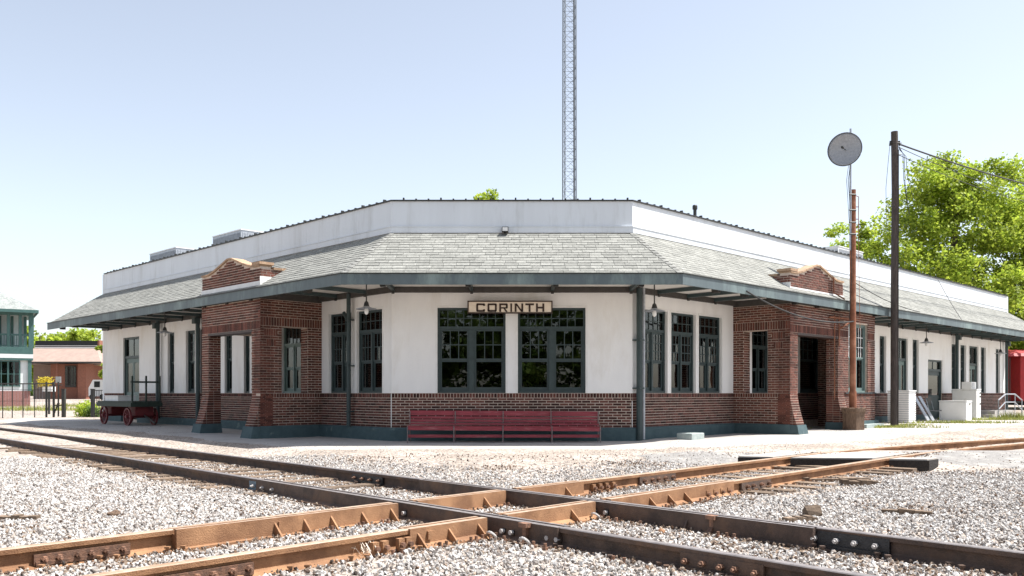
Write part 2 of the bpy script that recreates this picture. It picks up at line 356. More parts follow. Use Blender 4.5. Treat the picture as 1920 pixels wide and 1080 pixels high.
ST = thing('station_building', 'white stucco and brick railway depot with grey shingled pent roof and two angled wings', 'railway station', (0, 21.8, 0))
stuff_bricks = MB()
def solid_wall(pl, s0, s1, z0, z1, holes, th, name, m, m0=0, m1=0, o=0):
    """solid wall with rectangular holes, clean closed mesh"""
    S = sorted(set([s0, s1] + [v for h in holes for v in h[:2]])); Z = sorted(set([z0, z1] + [v for h in holes for v in h[2:4]]))
    S = [v for v in S if s0 <= v <= s1]; Z = [v for v in Z if z0 <= v <= z1]
    def solid(i, j):
        if i < 0 or j < 0 or i >= len(S) - 1 or j >= len(Z) - 1: return False
        cx = (S[i] + S[i + 1]) / 2; cz = (Z[j] + Z[j + 1]) / 2
        return not any(h[0] < cx < h[1] and h[2] < cz < h[3] for h in holes)
    mb = MB()
    def P(i, k, j):
        oo = o if k == 0 else o - th
        s_ = S[i]
        if i == 0: s_ -= m0 * oo * T22
        if i == len(S) - 1: s_ += m1 * oo * T22
        return pl.p(s_, oo, Z[j])
    for i in range(len(S) - 1):
        for j in range(len(Z) - 1):
            if not solid(i, j): continue
            mb.poly([P(i, 0, j), P(i + 1, 0, j), P(i + 1, 0, j + 1), P(i, 0, j + 1)], [(0, 1, 2, 3)])
            mb.poly([P(i, 1, j), P(i + 1, 1, j), P(i + 1, 1, j + 1), P(i, 1, j + 1)], [(3, 2, 1, 0)])
            if not solid(i - 1, j): mb.poly([P(i, 0, j), P(i, 1, j), P(i, 1, j + 1), P(i, 0, j + 1)], [(0, 1, 2, 3)])
            if not solid(i + 1, j): mb.poly([P(i + 1, 0, j), P(i + 1, 1, j), P(i + 1, 1, j + 1), P(i + 1, 0, j + 1)], [(0, 1, 2, 3)])
            if not solid(i, j - 1): mb.poly([P(i, 0, j), P(i + 1, 0, j), P(i + 1, 1, j), P(i, 1, j)], [(0, 1, 2, 3)])
            if not solid(i, j + 1): mb.poly([P(i, 0, j + 1), P(i + 1, 0, j + 1), P(i + 1, 1, j + 1), P(i, 1, j + 1)], [(0, 1, 2, 3)])
    return mb.build(name, m, ST, recalc=False)

SILL = 1.2; HEAD = 3.33
# ---- windows
def window(pl, s0, s1, z0, z1, tz=None, leaves=1, tcols=4, trows=2, cols=3, rows=2, fine=True, o=-.07, frame='green', door=False, label=None, muntin='green', curtain=0, meet=.5):
    rnd = random.Random(int(s0 * 100))
    w_ = .055; fr = MB()
    pl.bx(fr, s0, s0 + w_, o - .09, o, z0, z1); pl.bx(fr, s1 - w_, s1, o - .09, o, z0, z1)
    pl.bx(fr, s0 + w_, s1 - w_, o - .09, o, z1 - w_, z1); pl.bx(fr, s0 + w_, s1 - w_, o - .09, o + .015, z0, z0 + w_)
    if tz: pl.bx(fr, s0 + w_, s1 - w_, o - .09, o + .005, tz - .035, tz + .035)
    zt = (tz - .035) if tz else z1 - w_
    post = .13 if leaves == 2 and (s1 - s0) > 1.3 else (.06 if leaves == 2 else 0)
    mid = (s0 + s1) / 2
    if leaves == 2: pl.bx(fr, mid - post / 2, mid + post / 2, o - .085, o - .002, z0 + w_, zt)
    W = fr.build('door_frame' if door else 'window', frame, ST, label=label)
    def pane(a, b, c, d, oo):
        m_ = MB(); t1 = rnd.uniform(-.0012, .0012); t2 = rnd.uniform(-.0012, .0012)
        pl_ = [pl.p(a, oo - t1, c), pl.p(b, oo + t1, c), pl.p(b, oo + t1 + t2, d), pl.p(a, oo - t1 + t2, d)]
        pb = [pl.p(a, oo - t1 - .004, c), pl.p(b, oo + t1 - .004, c), pl.p(b, oo + t1 + t2 - .004, d), pl.p(a, oo - t1 + t2 - .004, d)]
        m_.hexa([pb[0], pb[1], pl_[1], pl_[0], pb[3], pb[2], pl_[2], pl_[3]])
        m_.build('pane', 'glass', W)
    def light(a, b, c, d, nc, nr, oo):
        if nc * nr > 1:
            g = MB(); t = .011
            for i in range(1, nc):
                x = a + (b - a) * i / nc; pl.bx(g, x - t, x + t, oo - .012, oo + .014, c, d)
            for j in range(1, nr):
                z = c + (d - c) * j / nr
                for i in range(nc):
                    xa = a + (b - a) * i / nc + (t if i else 0); xb = a + (b - a) * (i + 1) / nc - (t if i < nc - 1 else 0)
                    pl.bx(g, xa, xb, oo - .012, oo + .014, z - t, z + t)
            g.build('muntin', muntin, W)
        if fine and nc * nr > 1:
            for i in range(nc):
                for j in range(nr): pane(a + (b - a) * i / nc + .012 * (i > 0), a + (b - a) * (i + 1) / nc - .012 * (i < nc - 1), c + (d - c) * j / nr + .012 * (j > 0), c + (d - c) * (j + 1) / nr - .012 * (j < nr - 1), oo)
        else: pane(a, b, c, d, oo)
    if tz:
        light(s0 + w_, s1 - w_, tz + .035, z1 - w_, tcols, trows, o - .05)
        bl_ = MB(); pl.bx(bl_, s0 + w_, s1 - w_, o - .16, o - .15, tz - .02, z1 - .01); bl_.build('blind', 'blind', W)
    spans = [(s0 + w_, mid - post / 2), (mid + post / 2, s1 - w_)] if leaves == 2 else [(s0 + w_, s1 - w_)]
    for (a, b) in spans:
        sw = .05; s_ = MB(); mz = z0 + w_ + (zt - z0 - w_) * meet
        for (c, d, oo) in ((z0 + w_, mz, o - .055), (mz, zt, o - .03)):
            pl.bx(s_, a, a + sw, oo - .03, oo, c, d); pl.bx(s_, b - sw, b, oo - .03, oo, c, d)
            pl.bx(s_, a + sw, b - sw, oo - .03, oo, d - .045, d); pl.bx(s_, a + sw, b - sw, oo - .03, oo, c, c + (.09 if c < mz - .01 else .04))
        s_.build('sash', frame, W)
        light(a + sw, b - sw, mz + .04, zt - .045, cols, rows, o - .045)
        light(a + sw, b - sw, z0 + w_ + .09, mz - .045, 1, 1, o - .07)
        if curtain:
            c_ = MB(); n = 10
            for i in range(n):
                x0 = a + (b - a) * i / n; x1 = a + (b - a) * (i + 1) / n
                pl.bx(c_, x0, x1, o - .17 - .02 * (i % 2), o - .16 - .02 * (i % 2), z0 + .1, z0 + (zt - z0) * curtain)
            c_.build('curtain', 'curtain', W)
    return W

sL, sR = LW.sx, RW.sx
FW = [(F.sx(820), F.sx(948)), (F.sx(971), F.sx(1098))]
LWs = [(sL(717), sL(669), 2), (sL(659), sL(617), 2)]
LWs = [(min(a, b), max(a, b), c) for a, b, c in LWs]
RWs = [(sR(1203), sR(1251), 2), (sR(1258), sR(1304), 2), (sR(1310), sR(1353), 2)]
lw_in = [(sL(565), sL(528)), (sL(468), sL(457)), (sL(435), sL(421))]
lw_out = [(sL(381.5), sL(373)), (sL(366), sL(349)), (sL(327), sL(315))]
lw_door = (sL(261), sL(231))
rw_in = [(sR(1410), sR(1443)), (sR(1500), sR(1540))]
rw_out = [(sR(1649), sR(1661)), (sR(1711), sR(1722)), (sR(1784), sR(1794)), (sR(1800.5), sR(1811)), (sR(1839), sR(1848)), (sR(1867), sR(1874.5))]
rw_door = [(sR(1683), sR(1701.5)), (sR(1817), sR(1834))]
rw_low = (sR(1740), sR(1767))
def H(lst, a=SILL, b=HEAD): return [(x[0], x[1], a, b) for x in lst]
# ---- upper stucco walls
front_holes = H(FW)
left_holes = H(LWs) + H(lw_in) + H(lw_out) + [(lw_door[0], lw_door[1], SILL, HEAD)]
right_holes = H(RWs) + H(rw_in) + H(rw_out) + H(rw_door) + [(rw_low[0], rw_low[1], SILL, 2.58)]
solid_wall(F, 0, 6, SILL, 5.19, front_holes, .3, 'stucco_wall', 'stucco', 1, 1)
solid_wall(LW, 0, LL, SILL, 5.19, left_holes, .3, 'stucco_wall', 'stucco', 1, 0)
solid_wall(RW, 0, RL, SILL, 5.19, right_holes, .3, 'stucco_wall', 'stucco', 1, 0)
# ---- dado: mortar bed and bricks (0.34 .. 1.2), door gaps
dl = [(lw_door[0], lw_door[1], .2, SILL)]; dr = [(rw_low[0], rw_low[1], .1, SILL), (rw_door[0][0], rw_door[0][1], .2, SILL), (rw_door[1][0], rw_door[1][1], .2, SILL)]
solid_wall(F, 0, 6, -.2, SILL, [], .3, 'brick_backing', 'mortar', 1, 1)
solid_wall(LW, 0, LL, -.2, SILL, dl, .3, 'brick_backing', 'mortar', 1, 0)
solid_wall(RW, 0, RL, -.2, SILL, dr, .3, 'brick_backing', 'mortar', 1, 0)
rnd = random.Random(11)
cells = brick_cells(.006, 5.994, .345, 1.19, soldier=[(1.085, 1.19)])
plain = [c for c in cells if c[2] < 1.08]; sold = [c for c in cells if c[2] >= 1.08]
plain.sort(key=lambda c: c[2])
brick_wall = None
bmesh_cache = {}
def brick_object(pl, c, proud):
    L_ = round(c[1] - c[0], 3)
    key = (L_, round(c[3] - c[2], 3))
    if key not in bmesh_cache:
        mb = MB(); mb.box(-key[0] / 2, key[0] / 2, -.012, .018, -key[1] / 2, key[1] / 2)
        me = bpy.data.meshes.new('brick'); me.from_pydata(mb.v, [], mb.f); me.materials.append(M['brick']); bmesh_cache[key] = me
    o = bpy.data.objects.new('brick', bmesh_cache[key]); COL.objects.link(o)
    p = Vector(pl.p((c[0] + c[1]) / 2, proud, (c[2] + c[3]) / 2)); o.location = p - CEN[ST.name]; o.parent = ST
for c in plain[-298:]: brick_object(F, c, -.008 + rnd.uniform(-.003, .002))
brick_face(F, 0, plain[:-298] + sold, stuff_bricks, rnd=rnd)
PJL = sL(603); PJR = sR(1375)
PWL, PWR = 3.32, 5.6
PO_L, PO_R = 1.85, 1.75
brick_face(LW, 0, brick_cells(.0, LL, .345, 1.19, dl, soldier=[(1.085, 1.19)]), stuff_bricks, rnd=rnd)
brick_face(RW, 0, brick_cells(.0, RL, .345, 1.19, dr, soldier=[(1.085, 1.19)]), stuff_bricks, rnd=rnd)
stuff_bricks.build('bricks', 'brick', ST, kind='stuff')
# white mortar quoins down the front corners
mb = MB(); F.bx(mb, -.018, .0, -.01, .014, .345, 1.19); F.bx(mb, 5.985, 6.003, .01, .0145, .345, 1.0); mb.build('corner_mortar', 'white_plain', ST)
# ---- plinth
for pl, a, b, m0, m1 in ((F, 0, 6, 1, 1), (LW, 0, PJL, 1, 0), (LW, PJL, LL, 0, 0), (RW, 0, PJR, 1, 0), (RW, PJR + PWR, RL, 0, 0)):
    c = [(a, -.05, 0), (b, -.05, 0)]
    def P(s_, o, z, e): return pl.p(s_ + (-m0 if e == 0 else m1) * o * T22, o, z)
    segs = [(a, b)]
    for d_ in (dl if pl is LW else dr if pl is RW else []):
        ns = []
        for (u, v) in segs:
            if u < d_[0] and v > d_[1]: ns += [(u, d_[0]), (d_[1], v)]
            else: ns.append((u, v))
        segs = ns
    for (u, v) in segs:
        e0 = m0 if u == a else 0; e1 = m1 if v == b else 0
        def Q(o, z, s_, e, sg): return pl.p(s_ + sg * e * o * T22, o, z)
        prof = [(-.05, -.25), (.09, -.25), (.09, .30), (.05, .34), (-.05, .34)]
        pts = [Q(o, z, u, e0, -1) for o, z in prof] + [Q(o, z, v, e1, 1) for o, z in prof]
        n = 5; mb = MB(); mb.poly(pts, [tuple(range(5)), tuple(range(9, 4, -1))] + [(i, (i + 1) % n, n + (i + 1) % n, n + i) for i in range(n)]); mb.build('plinth', 'plinth', ST)
# ---- windows proper
for a, b in FW: window(F, a, b, SILL, HEAD, tz=2.83, leaves=2, tcols=8, trows=2, cols=3, rows=2, label='wide paired window with a sixteen pane transom behind the name board')
for a, b, l in LWs: window(LW, a, b, SILL, HEAD, tz=2.80, leaves=2, tcols=5, trows=2, cols=3, rows=2)
for a, b, l in RWs: window(RW, a, b, SILL, HEAD, tz=2.80, leaves=2, tcols=5, trows=2, cols=3, rows=3)
a, b = lw_in[0]; window(LW, a, b, SILL, HEAD, tz=2.6, leaves=2, tcols=5, trows=1, cols=1, rows=1, frame='green_light', curtain=.95)
for a, b in lw_in[1:] + lw_out: window(LW, a, b, SILL, HEAD, leaves=1, cols=3, rows=3, fine=False)
a, b = rw_in[0]; window(RW, a, b, SILL, HEAD, tz=2.6, leaves=2, tcols=4, trows=2, cols=1, rows=1, frame='green', curtain=.95)
a, b = rw_in[1]; window(RW, a, b, SILL, HEAD, leaves=1, cols=4, rows=3, fine=False)
for a, b in rw_out: window(RW, a, b, SILL, HEAD, leaves=1, cols=3, rows=3, fine=False)
def door(pl, a, b, z0, zt, z1, col='green_light', two=True):
    fr = MB(); w_ = .07
    for (x0, x1, c, d) in ((a, a + w_, z0, z1), (b - w_, b, z0, z1), (a + w_, b - w_, z1 - w_, z1), (a + w_, b - w_, zt - .1, zt)): pl.bx(fr, x0, x1, -.16, -.05, c, d)
    W = fr.build('door', 'green' , ST)
    pm = (a + b) / 2
    for (x0, x1) in ([(a + w_, pm - .005), (pm + .005, b - w_)] if two else [(a + w_, b - w_)]):
        m_ = MB(); pl.bx(m_, x0, x1, -.14, -.11, z0, zt - .1)
        pl.bx(m_, x0, x0 + .08, -.109, -.095, z0, zt - .1); pl.bx(m_, x1 - .08, x1, -.109, -.095, z0, zt - .1)
        for z in (z0 + .02, z0 + .85, zt - .25): pl.bx(m_, x0 + .08, x1 - .08, -.109, -.095, z, z + .12)
        m_.build('door_leaf', col, W)
        m_ = MB(); pl.bx(m_, x0 + .085, x1 - .085, -.108, -.104, z0 + 1.0, zt - .27); m_.build('pane', 'glass', W)
    if z1 - zt > .2:
        n = 2
        for i in range(n):
            x0 = a + w_ + (b - a - 2 * w_) * i / n; x1 = a + w_ + (b - a - 2 * w_) * (i + 1) / n
            m_ = MB(); pl.bx(m_, x0 + .02 * (i > 0), x1 - .02 * (i < n - 1), -.12, -.115, zt, z1 - w_); m_.build('pane', 'glass', W)
        m_ = MB(); pl.bx(m_, pm - .02, pm + .02, -.13, -.10, zt, z1 - w_); m_.build('muntin', 'green', W)
    return W
door(LW, *lw_door, .25, 2.62, HEAD)
door(RW, *rw_door[0], .25, 2.55, HEAD); door(RW, *rw_door[1], .25, 2.55, HEAD)
door(RW, *rw_low, .12, 2.2, 2.58, 'green', False)
# white trim strips beside the windows of the wings
mb = MB()
for pl, wins in ((LW, [(a, b) for a, b, _ in LWs] + lw_out), (RW, [(a, b) for a, b, _ in RWs] + rw_out + rw_door), (F, FW)):
    for a, b in wins: pl.bx(mb, a - .05, a - .004, -.0, .012, SILL + .002, HEAD + .05); pl.bx(mb, b + .004, b + .05, 0, .012, SILL + .002, HEAD + .05); pl.bx(mb, a - .004, b + .004, 0, .012, HEAD + .004, HEAD + .05)
mb.build('window_trim', 'white_plain', ST)
# interior: floor, back walls, end walls, flat roof
mb = MB()
fp = [(-16.4, 35.2), (-3, 21.8), (3, 21.8), (24.5, 43.3), (18.84, 48.96), (0, 30.12), (-10.74, 40.86)]
def inset(p): return p
mb.poly([(x, y, .3) for x, y in [(-16.3, 35.2), (-2.95, 21.95), (2.95, 21.95), (24.4, 43.3), (18.84, 48.8), (0, 30.0), (-10.74, 40.7)]], [(0, 1, 2, 5, 6), (5, 2, 3, 4)])
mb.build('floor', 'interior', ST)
mb = MB()
for (a, b) in (((24.5, 43.3), (18.84, 48.96)), ((18.84, 48.96), (0, 30.12)), ((0, 30.12), (-10.74, 40.86)), ((-10.74, 40.86), (-16.4, 35.2))):
    a = Vector(a); b = Vector(b); d = (b - a).normalized(); n = Vector((-d.y, d.x)) * .2
    if a.x == 24.5: a = a + d * .3
    if b.x == -16.4: b = b - d * .3
    mb.hexa([(*a, -.2), (*b, -.2), (*(b + n), -.2), (*(a + n), -.2), (*a, 5.6), (*b, 5.6), (*(b + n), 5.6), (*(a + n), 5.6)])
mb.build('rear_wall', 'stucco', ST)
mb = MB(); mb.poly([(x, y, 5.45) for x, y in [(-16.1, 35.2), (-2.85, 22.1), (2.85, 22.1), (24.2, 43.3), (18.84, 48.7), (0, 29.9), (-10.74, 40.6)]], [(0, 1, 2, 5, 6), (5, 2, 3, 4)])
mb.poly([(x, y, 4.2) for x, y in [(-16.1, 35.2), (-2.85, 22.1), (2.85, 22.1), (24.2, 43.3), (18.84, 48.7), (0, 29.9), (-10.74, 40.6)]], [(0, 1, 2, 5, 6), (5, 2, 3, 4)])
mb.build('flat_roof', 'flat_roof', ST)
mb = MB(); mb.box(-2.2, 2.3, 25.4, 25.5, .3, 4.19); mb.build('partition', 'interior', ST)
mb = MB(); mb.box(.45, .95, 22.3, 22.5, .3, 1.42); mb.box(1.1, 1.55, 22.3, 22.5, .3, 1.42); mb.build('counter', 'white_plain', ST)
# ---- parapet
for pl, a, b, m0, m1 in ((F, 0, 6, 1, 1), (LW, 0, LL, 1, 0), (RW, 0, RL, 1, 0)):
    mb = MB(); pl.bx(mb, a, b, -.25, 0, 5.345, 5.98, m0, m1); pl.bx(mb, a, b, -.25, .035, 5.19, 5.34, m0, m1)
    mb.build('parapet', 'parapet', ST)
    mb = MB(); x = a + 1.5
    while x < b - .3:
        pl.bx(mb, x - .004, x + .004, 0, .003, 5.35, 5.97); x += 2.44
    pl.bx(mb, a, b, .0, .05, 5.335, 5.35, m0, m1)
    mb.build('parapet_seam', 'parapet', ST)
    mb = MB(); pl.bx(mb, a, b, -.28, .04, 5.98, 6.012, m0, m1); mb.build('coping', 'dark_metal', ST)
    mb = MB(); x = a + .3; i = 0
    while x < b - .1:
        pl.bx(mb, x - .02, x + .02, -.05, .03, 6.012, 6.03 + (.035 if i % 3 == 0 else .012)); x += .31; i += 1
    mb.build('coping_clips', 'dark_metal', ST, kind='stuff')
# parapet returns at wing ends
mb = MB(); LW.bx(mb, LL, LL + .2, -8, 0, 5.19, 5.98); RW.bx(mb, RL, RL + .2, -8, 0, 5.19, 5.98); mb.build('parapet_return', 'parapet', ST)
mb = MB(); LW.bx(mb, LL, LL + .2, -8, 0, -.2, 5.19); RW.bx(mb, RL, RL + .2, -8, 0, -.2, 5.19); mb.build('end_wall', 'stucco', ST)
# ---- pent roof
OV = 2.03; ZE, ZT = 3.90, 5.19
def rz_(o): return ZE + (OV - o) * (ZT - ZE) / OV
for pl, a, b, m0, m1 in ((F, 0, 6, 1, 1), (LW, 0, LL + .2, 1, 0), (RW, 0, RL + .2, 1, 0)):
    def Q(o, z, e): return pl.p(a - m0 * o * T22, o, z) if e == 0 else pl.p(b + m1 * o * T22, o, z)
    prof = [(0.0, ZT - .03), (OV, ZE - .03), (OV, ZE - .07), (0.0, ZT - .07)]
    mb = MB(); mb.poly([Q(o, z, 0) for o, z in prof] + [Q(o, z, 1) for o, z in prof], [(0, 1, 2, 3), (7, 6, 5, 4)] + [(i, (i + 1) % 4, 4 + (i + 1) % 4, 4 + i) for i in range(4)])
    mb.build('roof_deck', 'roofdeck', ST)
    prof = [(0.0, 3.86), (OV - .003, 3.86), (OV - .003, 3.842), (0.0, 3.842)]
    mb = MB(); mb.poly([Q(o, z, 0) for o, z in prof] + [Q(o, z, 1) for o, z in prof], [(0, 1, 2, 3), (7, 6, 5, 4)] + [(i, (i + 1) % 4, 4 + (i + 1) % 4, 4 + i) for i in range(4)])
    mb.build('soffit', 'soffit', ST)
    mb = MB(); pl.bx(mb, a, b, OV, OV + .035, ZE - .25, ZE - .005, m0, m1); mb.build('fascia', 'fascia', ST)
    mb = MB(); pl.bx(mb, a, b, OV - .02, OV + .06, ZE - .004, ZE + .018, m0, m1); mb.build('drip_edge', 'dark_metal', ST)
NR = 16
sh_stuff = MB(); rnd = random.Random(21); count = 0
PED_L = (PJL, PJL + 3.3, PO_L); PED_R = (PJR, PJR + 3.3, PO_R)
for pl, a, b, m0, m1 in ((F, 0, 6, 1, 1), (LW, 0, LL + .2, 1, 0), (RW, 0, RL + .2, 1, 0)):
    for r_ in range(NR):
        o0 = OV + .02 - r_ * (OV + .02) / NR; o1 = OV + .02 - (r_ + 1) * (OV + .02) / NR - .02
        o1 = max(o1, .005)
        sa, sb = a - m0 * o0 * T22, b + m1 * o0 * T22
        x = sa - rnd.uniform(0, .25)
        while x < sb:
            wd = rnd.uniform(.23, .34); x0, x1 = max(x, sa), min(x + wd - .007, sb); x += wd
            if x1 - x0 < .03: continue
            th = .022 + rnd.uniform(-.005, .006)
            z0, z1 = rz_(o0), rz_(o1)
            c = [(x0, o0, z0 - .025), (x1, o0, z0 - .025), (x1, o1, z1 - .028), (x0, o1, z1 - .028), (x0, o0, z0 + th - .012), (x1, o0, z0 + th - .012), (x1, o1, z1 - .004), (x0, o1, z1 - .004)]
            # clip the tops at the hips
            def cl(s_, o_):
                lo = a - m0 * o_ * T22; hi = b + m1 * o_ * T22; return min(max(s_, lo), hi)
            pts = [pl.p(cl(s_, o_), o_, z_) for s_, o_, z_ in c]
            if pl is F and count < 299:
                count += 1; m_ = MB(); m_.hexa(pts); m_.build('shingle', 'shingle', ST, recalc=False)
            else: sh_stuff.hexa(pts)
sh_stuff.build('shingles', 'shingle', ST, kind='stuff')
for sx in (0, 1):
    mb = MB(); n = 15
    for i in range(n):
        f0, f1 = i / n, (i + 1) / n - .01
        pts = []
        for f in (f0, f1):
            o = OV * (1 - f) ; s_ = (0 - o * T22) if sx == 0 else (6 + o * T22)
            P0 = Vector(F.p(s_, o, rz_(o) + .022 - .012 * (f - f0) * n))
            side = .09
            FP = Vector(F.p(s_ + (side if sx == 0 else -side), o, rz_(o) + .016)); W_ = LW if sx == 0 else RW
            WP = Vector(W_.p(-o * T22 + side, o, rz_(o) + .016))
            pts += [FP, P0, WP]
        mb.poly(pts, [(0, 1, 4, 3), (1, 2, 5, 4)])
    mb.build('hip_cap', 'hipcap', ST)
# ledger beam, lookouts
mb = MB()
for pl, a, b, m0, m1 in ((F, 0, 6, 1, 1), (LW, 0, LL, 1, 0), (RW, 0, RL, 1, 0)): pl.bx(mb, a, b, .003, .11, 3.70, 3.84, m0, m1)
mb.build('wall_beam', 'beam', ST)
def lookout(pl, s_):
    m_ = MB(); pl.bx(m_, s_ - .04, s_ + .04, .11, OV - .002, 3.74, 3.83); m_.build('lookout_beam', 'green', ST)
    m_ = MB(); pl.bx(m_, s_ - .06, s_ + .06, OV - .32, OV - .14, 3.63, 3.735); m_.build('beam_block', 'dark_metal', ST)
    m_ = MB(); pl.bx(m_, s_ - .035, s_ + .035, .112, .15, 3.66, 3.735); m_.build('bracket', 'dark_metal', ST)
for s_ in (.05, 2.0, 4.0, 5.95): lookout(F, s_)
s_ = .95
while s_ < RL:
    lookout(RW, s_)
    if s_ < LL: lookout(LW, s_)
    s_ += 1.33
# ------------------------------------------------------------------ porches (children of the station)
def porch(pl, sj, wid, po, opens, piers, side_open, name_part, lit, room=None):
    """front plane at o=po; openings on front; side face at s=sj with an opening in o"""
    bk = MB(); mo = MB(); pb = M['brick_porch']
    FR = PL(*sub(pl, sj, po), pl.d, pl.n)             # front face, s measured from outer near corner
    SD = PL(*sub(pl, sj, 0), pl.n, -pl.d)             # side face, s = outwards, normal = -d
    top = 3.66
    rr = random.Random(4)
    def flare(z): return .2 * ss(1.2, .34, z) if z < 1.2 else 0
    # front wall above opening and piers
    fo = [(a, b, -.3, c) for a, b, c in opens]
    rw_ = [(room[0], room[1], SILL, HEAD)] if room else []
    th = .36
    cells = brick_cells(0.0, wid, 1.2, top, fo + rw_, soldier=[(2.88, 3.09)])
    # mortar cores as wall with holes
    solid = solid_wall(FR, .0, wid, 1.19, top, fo + rw_, th, 'porch_wall', 'mortar')
    brick_face(FR, 0, cells, bk, rnd=rr)
    # pier lower parts, flared outward
    for (a, b) in piers:
        nz = 13
        for i in range(nz):
            z0 = .32 + (1.2 - .32) * i / nz; z1 = .32 + (1.2 - .32) * (i + 1) / nz - .0105
            e = .2 * (1 - (i + .5) / nz) ** 1.5
            FR.bx(mo, a, b, -th, e - .008, z0, z1 + .0105)
            x = a - (i % 2) * .107
            while x < b:
                xa, xb = max(a, x), min(b, x + .205)
                if xb - xa > .03: FR.bx(bk, xa, xb, e - .03, e + rr.uniform(-.002, .002), z0, z1)
                x += .2155
            for (sg, sb) in ((-1, a), (1, b)):
                y = -th
                while y < e - .02:
                    ya, yb = y, min(e - .004, y + .205); y += .2155
                    if yb - ya > .03: FR.bx(bk, min(sb, sb + sg * .008), max(sb, sb + sg * .008), ya, yb, z0, z1)
        FR.bx(mo, a, b, -th, -.001, .1, .32)
        # concrete foot
        m_ = MB(); m_.hexa([FR.p(a - .10, -th - .04, -.2), FR.p(b + .08, -th - .04, -.2), FR.p(b + .08, .36, -.2), FR.p(a - .10, .36, -.2), FR.p(a - .04, -th, .33), FR.p(b + .04, -th, .33), FR.p(b + .04, .23, .33), FR.p(a - .04, .23, .33)])
        m_.build('pier_foot', 'plinth', ST)
    # reveals on the opening sides (bricks) for upper part
    for (a, b, c) in opens:
        for (sg, sb) in ((1, a), (-1, b)):
            k = 0; z = 1.2
            while z < c - .05:
                z += CO; k += 1
            RV = PL(*sub(FR, sb, 0), FR.n, FR.d * sg)
            brick_face(RV, 0, brick_cells(-th + .004, -.004, 1.2, c - .01), bk, rnd=rr)
    for (a, b, c) in opens:
        m_ = MB(); FR.bx(m_, a - .02, b + .02, -th + .01, .012, c - .05, c + .012); m_.build('lintel', 'sign_dark', ST)
    # side wall: dado full height below sill, opening above
    a, b, c = side_open
    so = [(a, b, SILL, c)]
    solid_wall(SD, .0, po, .1, top, so, th - .02, 'porch_wall', 'mortar')
    for (sb, sg) in ((a, 1), (b, -1)):
        RV = PL(*sub(SD, sb, 0), SD.n, SD.d * sg); brick_face(RV, 0, brick_cells(-th + .03, -.004, 1.2, c - .01), bk, rnd=rr)
    IN = PL(*sub(SD, 0, -(th - .02)), SD.d, -SD.n); brick_face(IN, 0, brick_cells(.0, po - .4, .1, top, so), bk, rnd=rr)
    sold = [(1.085, 1.19), (2.97, 3.19)]
    # ornamental squares of upright bricks on the outer pier
    zc = lambda k: 1.19 + JT + CO * k
    orn = [(b + .12, b + .52, zc(22), zc(25) - JT), (b + .18, b + .45, zc(18), zc(21) - JT)]
    cs = brick_cells(.0, po - .002, .345, top, so + orn, soldier=sold)
    for o_ in orn:
        x = o_[0]
        while x < o_[1] - .03: cs.append((x, x + .055, o_[2], o_[3])); x += .067
    brick_face(SD, 0, cs, bk, rnd=rr)
    m_ = MB(); m_.hexa([SD.p(-.1, -.05, -.2), SD.p(po + .1, -.05, -.2), SD.p(po + .1, .09, -.2), SD.p(-.1, .09, -.2), SD.p(-.1, -.05, .34), SD.p(po + .02, -.05, .34), SD.p(po + .02, .06, .34), SD.p(-.1, .06, .34)])
    m_.build('plinth', 'plinth', ST)
    if room:
        r0, r1 = room[2], wid
        cs = brick_cells(r0, r1, .345, 1.2, soldier=[(1.085, 1.19)])
        solid_wall(FR, r0, r1, .1, 1.19, [], th, 'porch_wall', 'mortar'); brick_face(FR, 0, cs, bk, rnd=rr)
        m_ = MB(); FR.bx(m_, r0, r1 + .1, -.05, .09, -.2, .34); FR.bx(m_, r0 - .02, r1 + .02, .012, .05, 1.19, 1.215); m_.build('plinth', 'plinth', ST)
        m_ = MB(); FR.bx(m_, r1 - .3, r1, -po, -th, -.1, top); m_.build('porch_wall', 'mortar', ST)
        IW = PL(*sub(pl, sj + wid - .3, 0), pl.n, -pl.d); brick_face(IW, 0, brick_cells(.0, po - th, .1, top), bk, rnd=rr)
        window(FR, room[0], room[1], SILL + .02, HEAD, leaves=2, cols=3, rows=3, frame='green_light', muntin='white_plain', fine=False)
    # far side wall
    ED = PL(*sub(pl, sj + wid, 0), pl.n, pl.d)
    if not room:
        solid_wall(ED, .0, po, 2.9, top, [], th - .02, 'porch_lintel', 'mortar')
        brick_face(ED, 0, brick_cells(0, po - .002, 2.9, top), bk, rnd=rr)
    # beam on top of porch
    m_ = MB(); FR.bx(m_, -.02, wid + .02, -th, .015, top, 3.83); SD.bx(m_, 0, po - th, -.3, .015, top, 3.83); m_.build('porch_beam', 'beam', ST)
    # pediment above the roof
    W = 3.3
    def prof(s_):
        k = abs(s_ - W / 2)
        if k > W / 2 - .34: return 4.50
        t = 1 - k / (W / 2 - .34); return 4.50 + .36 * (t ** 1.25 * .8 + .2 * ss(0, 1, t))
    n = 24; pts = []
    for i in range(n + 1): s_ = W * i / n; pts.append((s_, prof(s_)))
    pts_f = [FR.p(0, -.008, 3.9)] + [FR.p(s_, -.008, z) for s_, z in pts] + [FR.p(W, -.008, 3.9)]
    pts_b = [FR.p(0, -.3, 3.9)] + [FR.p(s_, -.3, z) for s_, z in pts] + [FR.p(W, -.3, 3.9)]
    k = len(pts_f)
    m_ = MB(); m_.poly(pts_f + pts_b, [tuple(range(k)), tuple(range(2 * k - 1, k - 1, -1))] + [(i, (i + 1) % k, k + (i + 1) % k, k + i) for i in range(k)])
    SD.bx(m_, po - .95, po - .3, -.25, -.001, 3.9, 4.44)
    ED2 = PL(*sub(pl, sj + W, 0), pl.n, pl.d)
    ED2.bx(m_, po - .95, po - .3, -.25, -.001, 3.9, 4.44)
    m_.build('pediment', 'mortar', ST)
